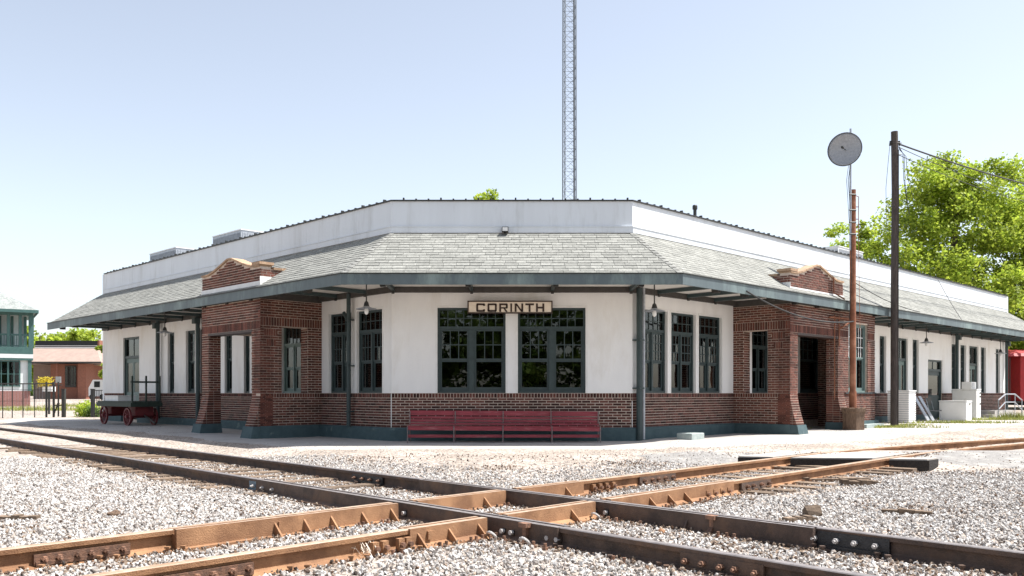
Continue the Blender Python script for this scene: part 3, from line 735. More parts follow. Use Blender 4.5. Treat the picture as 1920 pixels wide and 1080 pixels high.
    brick_face(FR, -.008, brick_cells(0.0, W, 3.98, 4.9, top=prof), bk, rnd=rr)
    brick_face(SD, -.001, brick_cells(po - .95, po - .004, 3.98, 4.44), bk, rnd=rr)
    brick_face(ED2, -.001, brick_cells(po - .95, po - .004, 3.98, 4.44), bk, rnd=rr)
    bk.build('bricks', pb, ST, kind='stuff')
    # mortar remains of piers
    mo.build('pier_core', 'mortar', ST)
    # coping tiles, one by one
    m = 15
    for i in range(m):
        s0, s1 = W * i / m, W * (i + 1) / m - .008
        z0, z1 = prof(s0), prof(s1); t_ = MB()
        e = .04
        t_.hexa([FR.p(s0, -.34, z0 + .001), FR.p(s1, -.34, z1 + .001), FR.p(s1, e, z1 + .001), FR.p(s0, e, z0 + .001), FR.p(s0, -.34, z0 + .05), FR.p(s1, -.34, z1 + .05), FR.p(s1, e, z1 + .05), FR.p(s0, e, z0 + .05)])
        t_.build('coping_tile', 'coping_tile', ST)
    for i in range(3):
        t_ = MB(); SD.bx(t_, po - 1.05 + .23 * i, po - 1.05 + .23 * i + .222, -.29, .04, 4.441, 4.50); t_.build('coping_tile', 'coping_tile', ST)
    t_ = MB(); FR.bx(t_, -.05, .36, -.37, .05, 4.552, 4.62); t_.build('coping_tile', 'coping_tile', ST)
    # white flashing at the base, in front of the pediment
    t_ = MB(); FR.bx(t_, -.03, W + .03, .004, .016, 3.93, 4.12); SD.bx(t_, po - .95, po + .016, .004, .014, 3.98, 4.24); t_.build('flashing', 'white_plain', ST)
    return FR, SD
porch(LW, PJL, PWL, PO_L, [(.44, 2.90, 2.86)], [(0, .44), (2.90, 3.32)], (.44, 1.23, 2.96), 'left', False)
porch(RW, PJR, PWR, PO_R, [(.44, 2.95, 2.86)], [(0, .44), (2.95, 3.40)], (.33, 1.09, 2.96), 'right', True, room=(3.66, 5.05, 3.40))

# porch steps / landings
# ------------------------------------------------------------------ downpipes and posts
def pipe(name, pl, s_, o, z0, z1, r, m, label):
    mb = MB(); p0 = Vector(pl.p(s_, o, z0)); p1 = Vector(pl.p(s_, o, z1)); mb.tube([p0, p1], r, 10)
    return mb
mb = pipe('', LW, sL(662), .14, .34, 3.80, .055, '', '')
mb.tube([LW.p(sL(662), .14, 3.05), LW.p(sL(662) + .22, .14, 3.32)], .045, 8)
for z in (.7, 1.9, 3.1): LW.bx(mb, sL(662) - .07, sL(662) + .07, .0, .21, z, z + .03)
mb.build('downspout', 'green', ST)
mb = pipe('', RW, .10, .14, .0, 3.80, .075, '', ''); 
for z in (1.3, 2.5): RW.bx(mb, .0, .2, .0, .23, z, z + .04)
mb.build('downspout', 'green', ST)
mb = pipe('', RW, .30, .12, .04, 3.85, .042, '', ''); mb.build('downspout', 'galv', ST, label='slim grey conduit beside the green corner downspout')
for pl, s_ in ((LW, sL(303)), (LW, sL(377) - .05), (RW, sR(1788)), (RW, sR(1881.5))):
    o_ = .14
    mb = pipe('', pl, s_, o_, .3, 3.8, .07, '', ''); pl.bx(mb, s_ - .1, s_ + .1, .1, .3, 3.5, 3.7); mb.build('downspout', 'green', ST)

# ------------------------------------------------------------------ sign
SG = thing('station_sign', 'pale wooden name board reading CORINTH in dark capitals above the paired windows', 'sign', (0, 21.6, 3.1))
yS = 21.62
def fx(px): return (px - 960) / 1640 * yS
def fz(py): return 1.2 - (py - 737) / 1640 * yS
x0, x1, z0, z1 = fx(876.5), fx(1036), fz(588), fz(564)
mb = MB(); mb.box(x0 + .03, x1 - .03, yS - .015, yS + .02, z0 + .03, z1 - .03); mb.build('board', 'sign_face', SG)
mb = MB(); 
mb.box(x0, x1, yS - .035, yS + .03, z1 - .03, z1); mb.box(x0, x1, yS - .035, yS + .03, z0, z0 + .03)
mb.box(x0, x0 + .03, yS - .035, yS + .03, z0 + .03, z1 - .03); mb.box(x1 - .03, x1, yS - .035, yS + .03, z0 + .03, z1 - .03)
mb.build('frame', 'sign_dark', SG)
mb = MB(); mb.box(x0 + .3, x0 + .36, yS + .03, 21.797, z0 + .08, z1 - .05); mb.box(x1 - .36, x1 - .3, yS + .03, 21.797, z0 + .08, z1 - .05); mb.build('bracket', 'dark_metal', SG)
lt, lb = fz(569.2), fz(584.8); st = .044; sv = .047
def letter(ch, a, b):
    a, b = fx(a), fx(b); m_ = MB(); y0, y1 = yS - .027, yS - .015
    def B(p, r_, c, d): m_.box(p, r_, y0, y1, c, d)
    def D(p0, p1, t):  # slanted bar
        m_.hexa([(p0[0], y0, p0[1]), (p0[0] + t, y0, p0[1]), (p0[0] + t, y1, p0[1]), (p0[0], y1, p0[1]), (p1[0], y0, p1[1]), (p1[0] + t, y0, p1[1]), (p1[0] + t, y1, p1[1]), (p1[0], y1, p1[1])])
    h = lt - lb; mid = (lt + lb) / 2
    if ch in 'CO':
        m_.hexa([(a, y0, lb + .02), (a + sv, y0, lb + .02), (a + sv, y1, lb + .02), (a, y1, lb + .02), (a, y0, lt - .02), (a + sv, y0, lt - .02), (a + sv, y1, lt - .02), (a, y1, lt - .02)])
        for (c, d) in ((lb, lb + st), (lt - st, lt)): B(a + .012, b - .012, c, d)
        if ch == 'O': B(b - sv, b, lb + .02, lt - .02)
        else: B(b - sv, b, lb + .012, lb + .06); B(b - sv, b, lt - .06, lt - .012)
    if ch == 'R':
        B(a, a + sv, lb, lt); B(a + sv, b - .01, lt - st, lt); B(b - sv, b, mid - .01, lt - .015); B(a + sv, b - .01, mid - .022, mid + .01); D((b - sv, lb), (b - sv - .06, mid - .022), sv)
    if ch == 'I': B(a, b, lb, lt)
    if ch == 'N': B(a, a + sv, lb, lt); B(b - sv, b, lb, lt); D((b - sv - .008, lb), (a + .008, lt), sv)
    if ch == 'T': B(a, b, lt - st, lt); B((a + b) / 2 - sv / 2, (a + b) / 2 + sv / 2, lb, lt - st)
    if ch == 'H': B(a, a + sv, lb, lt); B(b - sv, b, lb, lt); B(a + sv, b - sv, mid - st / 2, mid + st / 2)
    m_.build('letter', 'sign_dark', SG)
for ch, a, b in (('C', 893, 909.5), ('O', 914, 931.5), ('R', 936, 952), ('I', 957, 960), ('N', 965, 981), ('T', 985, 1001), ('H', 1005, 1020.5)): letter(ch, a, b)

# ------------------------------------------------------------------ bench
BX0, BX1 = (763 - 960) / 1640 * 20.9, (1127 - 960) / 1640 * 20.9
BE = thing('long_bench', 'long dark red slatted bench standing against the brick front below the name board', 'bench', ((BX0 + BX1) / 2, 21.2, .0))
for (zc, hh, y, nm) in ((.715, .115, 21.46, 'back_slat'), (.606, .056, 21.44, 'back_slat'), (.528, .056, 21.42, 'back_slat'), (.455, .05, 21.405, 'back_slat')):
    mb = MB(); sag = .02
    n = 12
    for i in range(n):
        a = BX0 + (BX1 - BX0) * i / n; b = BX0 + (BX1 - BX0) * (i + 1) / n
        sa = -.025 * (i / n) ; sb = -.025 * ((i + 1) / n)
        P = []
        for z_ in (zc - hh / 2, zc + hh / 2):
            tl = (z_ - zc) * .25
            P += [(a, y + tl, z_ + sa), (b, y + tl, z_ + sb), (b, y + tl + .025, z_ + sb), (a, y + tl + .025, z_ + sa)]
        mb.hexa(P)
    mb.build(nm, 'bench', BE)
for i in range(5):
    y = 20.93 + i * .095
    mb = MB(); zz = .425 - .012 * i
    mb.hexa([(BX0, y, zz - .022), (BX1, y, zz - .045), (BX1, y + .085, zz - .05), (BX0, y + .085, zz - .027), (BX0, y, zz), (BX1, y, zz - .023), (BX1, y + .085, zz - .028), (BX0, y + .085, zz - .005)]); mb.build('seat_slat', 'bench', BE)
mb = MB(); mb.hexa([(BX0, 20.905, .315), (BX1, 20.905, .285), (BX1, 20.93, .285), (BX0, 20.93, .315), (BX0, 20.905, .40), (BX1, 20.905, .375), (BX1, 20.93, .375), (BX0, 20.93, .40)]); mb.build('seat_rail', 'bench', BE)
mb = MB(); mb.box(BX0, BX1, 20.935, 20.955, .135, .205); mb.build('foot_rail', 'bench', BE)
for px in (764, 851, 943, 1035, 1125.5):
    x = (px - 960) / 1640 * 20.9; mb = MB()
    mb.tube([(x, 20.9, .0), (x, 20.9, .41)], .014, 6); mb.tube([(x, 20.91, .36), (x, 21.42, .33)], .014, 6); mb.tube([(x, 21.5, .0), (x, 21.40, .35), (x, 21.49, .74)], .014, 6)
    mb.build('leg_frame', 'bench_leg', BE)
    mb = MB(); mb.box(x - .012, x + .012, 21.395, 21.43, .45, .76); mb.build('back_strap', 'bench_leg', BE)

# ------------------------------------------------------------------ small block step
mb = MB(); c = Vector((4.22, 21.95)); 
RB = PL(4.0, 22.0, (q, q), (q, -q))
mb2 = MB(); RB.bx(mb2, .05, .62, .13, .58, -.1, .20)
st_ = mb2.build('step_block', 'step', None, 'low grey-green concrete step block on the platform under the triple window', 'step block')
bv = st_.modifiers.new('bevel', 'BEVEL'); bv.width = .02; bv.segments = 2

# ------------------------------------------------------------------ pendant lamps
def lamp_proto():
    t = thing('pendant_lamp', 'x', 'lamp', (0, 0, 0), world=False, group='pendant lamps under the eaves')
    mb = MB(); mb.tube([(0, 0, 0), (0, 0, -.62)], .016, 8); mb.build('rod', 'dark_metal', t)
    mb = MB(); mb.lathe((0, 0, -.80), [(.018, .2), (.05, .16), (.065, .10), (.075, .06), (.0749, .055)], 16); mb.build('socket', 'dark_metal', t, smooth=False)
    mb = MB(); mb.lathe((0, 0, -.80), [(.07, .075), (.10, .05), (.245, .015), (.25, -.0), (.24, -.002), (.09, .03), (.06, .04)], 24); mb.build('lamp_shade', 'galv', t)
    mb = MB(); mb.lathe((0, 0, -.80), [(.03, .03), (.045, .0), (.052, -.05), (.042, -.10), (.015, -.125)], 14); mb.build('globe', 'white_plain', t, smooth=True)
    return t
lp = lamp_proto()
def lamp_at(px, py, pl, o, label, first=False):
    P = PL(*sub(pl, 0, o), pl.d, pl.n); s_ = P.sx(px); a = P.p(s_, 0, 0)
    l = lp if first else copy_tree(lp)
    z = 1.2 + (737 - py) / 1640 * a[1]
    l.location = (a[0], a[1], z + .80); l['label'] = label
lamp_at(687, 580, LW, .95, 'pendant lamp before the left windows beside the diagonal pipe spur', True)
lamp_at(1227, 584, RW, .9, 'pendant lamp with a flat metal shade just right of the corner downspout')
lamp_at(309, 624, LW, .9, 'pendant lamp half hidden behind a post on the far left wing')
lamp_at(1737, 643, RW, .9, 'pendant lamp hanging before the white wall right of the wooden utility pole')
lamp_at(1876, 663, RW, .9, 'pendant lamp at the far right end of the depot eaves')

# ------------------------------------------------------------------ floodlight and vent pipe, rooftop units, on roof
t = thing('floodlight', 'small boxed floodlight on the white parapet above the shingled front roof', 'floodlight', (-.17, 21.7, 5.2))
mb = MB(); mb.box(-.25, -.09, 21.60, 21.75, 5.19, 5.31); mb.build('housing', 'dark_metal', t)
mb = MB(); mb.box(-.235, -.105, 21.592, 21.599, 5.205, 5.295); mb.build('lens', 'white_plain', t)
mb = MB(); mb.tube([(-.17, 21.7, 5.14), (-.17, 21.7, 5.2)], .02, 8); mb.build('bracket', 'dark_metal', t)
def wpt(pl, px, o):
    P = PL(*sub(pl, 0, o), pl.d, pl.n); return P.p(P.sx(px), 0, 0)
def zat(py, y): return 1.2 + (737 - py) / 1640 * y
p = wpt(RW, 1303, -1.2); zt = zat(384, p[1])
mb = MB(); mb.tube([(p[0], p[1], 5.45), (p[0], p[1], zt - .12)], .05, 10); mb.lathe((p[0], p[1], zt - .14), [(.07, 0), (.075, .02), (.075, .10), (.06, .13)], 12)
mb.build('vent_pipe', 'dark_metal', None, 'short dark vent pipe standing on the flat roof of the right wing', 'vent pipe')
def ac(pl, px0, px1, pyt, o, label, m='galv'):
    P = PL(*sub(pl, 0, o), pl.d, pl.n); s0, s1 = sorted((P.sx(px0), P.sx(px1))); 
    y = P.p((s0 + s1) / 2, 0, 0)[1]; zt = zat(pyt, y)
    c = P.p((s0 + s1) / 2, 0, 5.45)
    t = thing('rooftop_unit', label, 'air conditioner', c, group='air conditioning units on the flat roof')
    mb = MB(); P.bx(mb, s0, s1, -.9, 0, 5.5, zt); mb.build('cabinet', m, t)
    mb = MB()
    x = s0 + .06
    while x < s1 - .05: P.bx(mb, x, x + .015, 0, .012, 5.6, zt - .08); x += .06
    y_ = -.85
    while y_ < -.05: P.bx(mb, s0 - .012, s0, y_, y_ + .015, 5.6, zt - .08); P.bx(mb, s1, s1 + .012, y_, y_ + .015, 5.6, zt - .08); y_ += .06
    mb.build('grille', 'galv', t)
    mb = MB(); P.bx(mb, s0 - .02, s1 + .02, -.92, .02, zt, zt + .03); mb.build('lid', 'white_plain', t)
    mb = MB(); P.bx(mb, s0, s1, -.8, -.7, 5.45, 5.5); P.bx(mb, s0, s1, -.2, -.1, 5.45, 5.5); mb.build('skid', 'dark_metal', t)
    pc = P.p((s0 + s1) / 2, -.45, zt + .03); mb = MB(); mb.lathe(pc, [(.3, 0), (.3, .04), (.27, .05), (.05, .05)], 16); mb.build('fan_guard', 'dark_metal', t)
ac(LW, 281, 330, 471, -1.0, 'grey rooftop unit behind the left parapet, the farther and lower of the two')
ac(LW, 399, 452, 438, -1.0, 'grey rooftop unit behind the left parapet, the nearer and larger of the two')
ac(RW, 1572, 1618, 468, -1.6, 'pale rooftop unit behind the right parapet beside the rusty pole', 'white_plain')

# ------------------------------------------------------------------ lattice mast
MC = Vector((3.02, 46)); hw = .30
MT = thing('lattice_mast', 'tall grey steel lattice radio mast rising behind the depot', 'mast', (MC.x, MC.y, 0))
rot = R(8)
def mp(i, z):
    k = hw * (1.05 - .004 * z); a = [(-k, -k), (k, -k), (k, k), (-k, k)][i % 4]
    return Vector((MC.x + a[0] * math.cos(rot) - a[1] * math.sin(rot), MC.y + a[0] * math.sin(rot) + a[1] * math.cos(rot), z))
for i in range(4):
    mb = MB(); mb.tube([mp(i, 0), mp(i, 27)], .034, 6); mb.build('leg', 'mast', MT)
mb = MB(); z = .2
while z < 26.5:
    for i in range(4):
        mb.tube([mp(i, z), mp(i + 1, z)], .012, 4); mb.tube([mp(i, z), mp(i + 1, z + .53)], .009, 4)
        if i == 0: mb.tube([mp(i + 1, z), mp(i, z + .53)], .009, 4)
    z += .53
mb.build('bracing', 'mast', MT, kind='stuff')
mb = MB(); mb.tube([mp(1, 0) + Vector((-.07, .1, 0)), mp(1, 27) + Vector((-.07, .1, 0))], .03, 6); mb.build('feed_cable', 'mast', MT)
mb = MB(); mb.box(MC.x - .7, MC.x + .7, MC.y - .7, MC.y + .7, -.1, .25); mb.build('base', 'step', MT)

# ------------------------------------------------------------------ dish pole in stump
DX, DY = 10.03, 25.7
zz = lambda py: zat(py, DY); 
def dxp(px): return (px - 960) / 1640 * DY
DP = thing('rusty_pole', 'rusty steel pipe pole with thin grey extension, set in a stump', 'pole', (DX, DY, 0))
mb = MB(); mb.tube([(dxp(1598.5), DY, .3), (dxp(1599), DY, 1.5), (dxp(1599), DY, zz(356))], .088, 14, ); mb.build('pipe', 'pole_rust', DP)
mb = MB(); mb.tube([(dxp(1599), DY, .6), (dxp(1599), DY, 1.25)], .105, 14); mb.build('sleeve', 'pole_rust', DP)
mb = MB(); mb.tube([(dxp(1592.5), DY - .08, zz(470)), (dxp(1593), DY - .08, zz(243))], .032, 8); mb.build('mast', 'galv', DP)
mb = MB()
for py in (366, 395, 418, 440): mb.tube([(dxp(1590), DY - .1, zz(py)), (dxp(1603), DY - .08, zz(py))], .025, 6)
mb.build('clamp', 'dark_metal', DP)
mb = MB(); mb.tube([(dxp(1610), DY, zz(369)), (dxp(1609.5), DY, zz(436))], .012, 5)
for py in (369, 388, 411, 435): mb.tube([(dxp(1600), DY, zz(py) + (.06 if py == 369 else 0)), (dxp(1610), DY, zz(py))], .012, 5)
mb.tube([(dxp(1610), DY + .02, zz(436)), (dxp(1613), DY + .02, zz(620))], .007, 4)
mb.build('ladder_frame', 'pole_rust', DP)
mb = MB(); pts = [(dxp(1592), DY - .1, zz(310)), (dxp(1588), DY - .1, zz(340)), (dxp(1590), DY - .1, zz(368)), (dxp(1593), DY - .1, zz(420)), (dxp(1594), DY - .12, zz(520)), (dxp(1590), DY - .1, zz(600))]; mb.tube(pts, .009, 5)
mb.tube([(x - .05, y, z) for x, y, z in pts[:4]], .007, 5); mb.build('cable', 'cable', DP)
# stump
SX, SY = DX, DY
t = thing('stump_planter', 'hollow weathered tree stump holding the base of the rusty pole', 'tree stump', (SX, SY, 0))
rr = random.Random(8); n = 26; prof = [(.33, -.1), (.30, .1), (.295, .35), (.31, .62), (.335, .66), (.345, .76), (.30, .765), (.26, .60), (.05, .58)]
jit = [rr.uniform(.93, 1.07) for _ in range(n)]; pts = []
for (r_, h) in prof:
    for j in range(n):
        a = 2 * math.pi * j / n; k = r_ * (jit[j] if r_ > .2 else 1); pts.append((SX + k * math.cos(a), SY + k * math.sin(a), h + (rr.uniform(-.012, .012) if h > .75 else 0)))
mb = MB(); mb.poly(pts, [(i * n + j, i * n + (j + 1) % n, (i + 1) * n + (j + 1) % n, (i + 1) * n + j) for i in range(len(prof) - 1) for j in range(n)] + [tuple(range(n))[::-1], tuple((len(prof) - 1) * n + j for j in range(n))])
mb.build('stump', 'stump', t)
# dish
dc = Vector((dxp(1577), DY - .28, zz(285)))
DS = thing('satellite_dish', 'round grey mesh dish antenna at the top of the rusty pole', 'satellite dish', dc)
ax = Vector((-.62, -1, -.08)).normalized(); e1 = ax.cross(Vector((0, 0, 1))).normalized(); e2 = e1.cross(ax)
mb = MB(); n = 40; rings = 7; pts = []
for side in (0, 1):
    for i in range(rings + 1):
        r_ = .475 * i / rings
        for j in range(n): a = 2 * math.pi * j / n; pts.append(dc + e1 * r_ * math.cos(a) + e2 * r_ * math.sin(a) + ax * (.45 * r_ * r_ - .12 - .012 * side))
K = (rings + 1) * n
fs = []
for sd_ in (0, 1):
    for i in range(rings):
        for j in range(n):
            f_ = (sd_ * K + i * n + j, sd_ * K + i * n + (j + 1) % n, sd_ * K + (i + 1) * n + (j + 1) % n, sd_ * K + (i + 1) * n + j); fs.append(f_)
for j in range(n): fs.append((rings * n + j, rings * n + (j + 1) % n, K + rings * n + (j + 1) % n, K + rings * n + j))
mb.poly(pts, fs); mb.build('reflector', 'dish', DS, smooth=True)
mb = MB(); mb.tube([dc + e1 * .475 * math.cos(a * math.pi / 20) + e2 * .475 * math.sin(a * math.pi / 20) for a in range(41)], .011, 6); mb.build('rim', 'dark_metal', DS)
mb = MB(); mb.tube([dc - ax * .12, dc + ax * .30], .011, 6); mb.tube([dc + ax * .26, dc + ax * .38], .035, 8); mb.build('feed_horn', 'dark_metal', DS)
mb = MB(); mb.tube([dc - ax * .14, Vector((dxp(1593), DY - .08, dc.z))], .03, 6); mb.build('mount', 'dark_metal', DS)

# ------------------------------------------------------------------ utility poles and cables
def upole(x, y, ztop, label, zb=0):
    t = thing('utility_pole', label, 'utility pole', (x, y, zb), group='wooden utility poles')
    mb = MB(); mb.tube([(x, y, -.3), (x + .01, y, ztop * .5), (x + .03, y, ztop * .8), (x, y, ztop)], .125, 14, r2=.105); mb.build('post', 'pole_wood', t)
    mb = MB()
    for z in (ztop - .38, ztop - .75, ztop - 2.4): mb.tube([(x - .13, y - .08, z), (x + .2, y - .08, z)], .014, 6)
    mb.tube([(x - .13, y - .02, ztop - .3), (x - .15, y - .02, ztop - .45)], .03, 6); mb.tube([(x + .14, y - .02, ztop - .3), (x + .16, y - .02, ztop - .45)], .03, 6)
    mb.build('bolt', 'dark_metal', t)
    mb = MB(); mb.tube([(x + .07, y - .11, .2), (x + .09, y - .10, ztop - .6)], .012, 5); mb.build('ground_wire', 'cable', t)
    return t
UX, UY = (1677 - 960) / 1640 * 27.8, 27.8
upole(UX, UY, zat(247, UY), 'dark wooden utility pole standing before the white wing wall, cables at its top')
upole(30.5, 45, 12.0, 'distant wooden utility pole beyond the right edge of the depot')
def cable(p0, p1, sag, r, label, grp=None, n=22):
    p0, p1 = Vector(p0), Vector(p1); mb = MB()
    mb.tube([p0.lerp(p1, i / n) + Vector((0, 0, -sag * 4 * (i / n) * (1 - i / n))) for i in range(n + 1)], r, 5)
    mb.build('cable', 'cable', None, label, 'cable', grp)
zU = zat(270, UY)
cable((UX + .14, UY, zU), (30.4, 45, 11.2), .25, .028, 'thick black cable running from the wooden pole top towards the right trees')
cable((UX + .14, UY, zU - .1), (30.4, 45, 10.9), .5, .011, 'thin wire just below the thick cable right of the wooden pole')
cable((UX + .14, UY, zU - .35), (30.4, 45, 10.6), .5, .011, 'lowest thin wire strung from the wooden pole to the right')
mb = MB()
for (x, dz, l) in ((.25, -.3, 1.6), (.33, -.35, 1.9), (.45, -.4, 1.3)):
    mb.tube([(UX + .13, UY, zU + dz + .25), (UX + .13 + x * .5, UY - .03, zU + dz), (UX + .13 + x * .6, UY - .03, zU + dz - l * .5), (UX + .13 + x, UY - .03, zU + dz - l)], .009, 4)
mb.tube([(UX - .14, UY, zU), (UX - .2, UY, zU - .6), (UX - .27, UY, zU - 1.4), (UX - .25, UY, zU - 2.6)], .007, 4)
mb.build('loose_wires', 'cable', None, 'loose thin wires dangling from the top of the wooden pole', 'wire')
# service wires over the right porch eaves
pE = lambda px, o, z: (lambda a: (a[0], a[1], z))(wpt(RW, px, o))
cable(pE(1400, 2.1, 3.72), (DX + .05, DY, zat(545, DY) - .9), .28, .022, 'grey service cable draped along the eave of the right porch')
cable((DX, DY, zat(528, DY)), pE(1725, 2.1, 3.95), .12, .012, 'thin black wire from the rusty pole down to the eave')
cable(pE(1757, .05, 6.0), pE(1803, 2.08, 3.93), .05, .011, 'thin wire slanting down the right roof from parapet to eave')
mb = MB(); FRR = PL(*sub(RW, PJR, PO_R), RW.d, RW.n)
mb.tube([FRR.p(2.55, .05, 4.6), FRR.p(2.55, .06, 4.15), FRR.p(2.75, .30, 3.95)], .022, 6)
mb.tube([FRR.p(2.6, .06, 3.5), FRR.p(2.6, .06, 1.0)], .018, 6); mb.tube([FRR.p(2.9, .06, 3.5), FRR.p(2.9, .06, 2.6)], .018, 6)
mb.tube([FRR.p(2.3, .05, 3.42), FRR.p(4.1, .08, 3.45)], .03, 6); mb.tube([FRR.p(2.9, .06, 3.1), FRR.p(3.4, .3, 3.4)], .03, 6)
mb.build('conduit', 'pole_rust', ST)

# ------------------------------------------------------------------ tracks
zt_r = .06
def rail_x(c, m, y): return m * y + c + (bshift(y) if m > 0 else 0)
def rail_pts(c, m, y0, y1):
    n = max(2, int(abs(y1 - y0) / 1.0)) if m > 0 and max(y0, y1) > 15.6 else 1
    return [(rail_x(c, m, y0 + (y1 - y0) * i / n), y0 + (y1 - y0) * i / n) for i in range(n + 1)]
RP = [(-.08, 0), (.08, 0), (.08, .012), (.018, .034), (.008, .05), (.008, .134), (.040, .142), (.041, .178), (.034, .185), (-.034, .185), (-.041, .178), (-.040, .142), (-.008, .134), (-.008, .05), (-.018, .034), (-.08, .012)]
def sweep(mb, pts, prof, z0, topmat=None):
    rings = []
    for i, p in enumerate(pts):
        a = Vector(pts[max(0, i - 1)]); b = Vector(pts[min(len(pts) - 1, i + 1)]); d = (b - a).normalized(); nrm = Vector((d.y, -d.x))
        rings.append([(p[0] + nrm.x * o, p[1] + nrm.y * o, z0 + h) for o, h in prof])
    k = len(prof); b0 = len(mb.v)
    for r_ in rings: mb.v += r_
    hmax = max(h for _, h in prof)
    for i in range(len(rings) - 1):
        for j in range(k):
            j2 = (j + 1) % k
            mb.f.append((b0 + i * k + j, b0 + i * k + j2, b0 + (i + 1) * k + j2, b0 + (i + 1) * k + j))
            mb.mi.append(1 if topmat and prof[j][1] > hmax - .009 and prof[j2][1] > hmax - .009 else 0)
    mb.f.append(tuple(b0 + j for j in range(k))[::-1]); mb.mi.append(0)
    mb.f.append(tuple(b0 + (len(rings) - 1) * k + j for j in range(k))); mb.mi.append(0)
ZB = zt_r - .185
def unit(m): v = Vector((m, 1)).normalized(); return v
rT = random.Random(15)
def line_y(c, m, px):  # depth where photo column px meets the rail line
    return c / ((px - 960) / 1640 - m)
def bolt(mb, p, d, r=.022, l=.03):
    d = Vector(d).normalized(); mb.tube([Vector(p), Vector(p) + d * l], r, 6)
def joint_bar(parent, c, m, ya, yb, colour, boltm='bolt', nb=6, h0=.03, h1=.14):
    """bar bolted to the camera side of the rail web"""
    u = unit(m); nrm = Vector((u.y, -u.x))
    if nrm.y > 0: nrm = -nrm
    a = Vector((rail_x(c, m, ya), ya)); b = Vector((rail_x(c, m, yb), yb))
    pl = PL(a.x, a.y, (b - a).normalized(), nrm); L_ = (b - a).length
    mb = MB(); pl.bx(mb, 0, L_, .012, .045, ZB + h0, ZB + h1); pl.bx(mb, .01, L_ - .01, .045, .06, ZB + h0, ZB + h0 + .03)
    o = mb.build('joint_bar', colour, parent)
    for i in range(nb):
        s_ = L_ * (i + .5 + rT.uniform(-.14, .14)) / nb; m_ = MB(); p = Vector(pl.p(s_, .045, ZB + (h0 + h1) / 2 + .005))
        bolt(m_, p, (nrm.x, nrm.y, 0), .024, .035); m_.tube([p, p + Vector((nrm.x, nrm.y, 0)) * .06], .012, 6); m_.build('bolt', boltm, o)
def tie_line(parent, m, cmid, y0, y1, step, length=2.5, zt=-.118):
    u = unit(m); nrm = Vector((u.y, -u.x)); y = y0
    while (y < y1 if step > 0 else y > y1):
        c = Vector((rail_x(cmid, m, y), y)); a = rT.uniform(-.03, .03); ln = length / 2 + rT.uniform(-.1, .12)
        uu = Vector((u.x * math.cos(a) - u.y * math.sin(a), u.x * math.sin(a) + u.y * math.cos(a))); nn = Vector((uu.y, -uu.x))
        mb = MB(); pl = PL(c.x, c.y, nn, uu); dz = rT.uniform(-.01, .01)
        w0 = .115
        pl.bx(mb, -ln, ln, -w0, w0, zt - .17 + dz, zt + dz); mb.build('sleeper', 'tie', parent)
        # spikes and plates by both rails
        y += step * u.y
def plates(parent, c, m, ys, mat_='rust_dark'):
    u = unit(m); nrm = Vector((u.y, -u.x)); sp = MB()
    for y in ys:
        p = Vector((rail_x(c, m, y), y)); pl = PL(p.x, p.y, u, nrm)
        pl.bx(sp, -.10, .10, -.19, .19, ZB - .012, ZB - .001)
        for s_, o in ((-.06, .085), (.06, -.085), (.05, .14), (-.05, -.14)): 
            q0 = pl.p(s_, o, ZB); sp.box(q0[0] - .012, q0[0] + .012, q0[1] - .012, q0[1] + .012, ZB, ZB + .04); sp.box(q0[0] - .02, q0[0] + .02, q0[1] - .02, q0[1] + .02, ZB + .04, ZB + .055)
    if sp.v: sp.build('tie_plates', mat_, parent, kind='stuff')
def track(label, cs, m, y0, y1, base, top, tie_step, tz=-.118, dz=0):
    t = thing('railway_track', label, 'railway track', (rail_x(sum(cs) / 2, m, (y0 + y1) / 2), (y0 + y1) / 2, ZB), group='tracks leading to the crossing')
    for c in cs:
        mb = MB(); sweep(mb, rail_pts(c, m, y0, y1), RP, ZB + dz, True); mb.build('rail', [base, top], t)
    tie_line(t, m, sum(cs) / 2, min(y0, y1) + .3, max(y0, y1), tie_step, zt=tz)
    ys = []; y = min(y0, y1) + .3
    while y < min(max(y0, y1), 26): ys.append(y); y += tie_step * unit(m).y
    for c in cs: plates(t, c, m, ys, base)
    return t
YA0, YA1 = 7.45, 11.6
TAL = track('dark rusty track running from the crossing away to the left past the depot', (A_FAR, A_NEAR), AM, YA1, 62, 'rust_dark', 'railtop', .55, tz=-.088)
TAR = track('dark rusty track running from the crossing to the lower right corner', (A_FAR, A_NEAR), AM, 1.0, YA0, 'rust_dark', 'railtop', .55)
YB0, YB1 = 7.35, 11.35
TBL = track('orange rusted track running from the crossing to the lower left corner', (B_FAR, B_NEAR), BM_, 1.0, YB0, 'rust', 'railtop_tan', .55, dz=.0)
TBR = track('orange rusted track running from the crossing to the road on the right', (B_FAR, B_NEAR), BM_, YB1, 40, 'rust', 'railtop_tan', .55, tz=-.09)
jy = line_y
joint_bar(TAL, A_NEAR, AM, jy(A_NEAR, AM, 473), jy(A_NEAR, AM, 533), 'blue_bar', 'bolt_light', 3, .02, .15)
joint_bar(TAL, A_FAR, AM, jy(A_FAR, AM, 665), jy(A_FAR, AM, 722), 'black_bar', 'bolt', 4)
joint_bar(TAR, A_FAR, AM, jy(A_FAR, AM, 1518), jy(A_FAR, AM, 1672), 'black_bar', 'bolt_light', 4, .02, .16)
joint_bar(TAR, A_NEAR, AM, jy(A_NEAR, AM, 1282), jy(A_NEAR, AM, 1438), 'rust_dark', 'bolt', 5, .02, .15)
joint_bar(TBL, B_FAR, BM_, jy(B_FAR, BM_, 60), jy(B_FAR, BM_, 240), 'bolt', 'bolt', 6, .03, .115)
joint_bar(TBL, B_NEAR, BM_, jy(B_NEAR, BM_, 285), jy(B_NEAR, BM_, 470), 'bolt', 'bolt', 6, .03, .115)
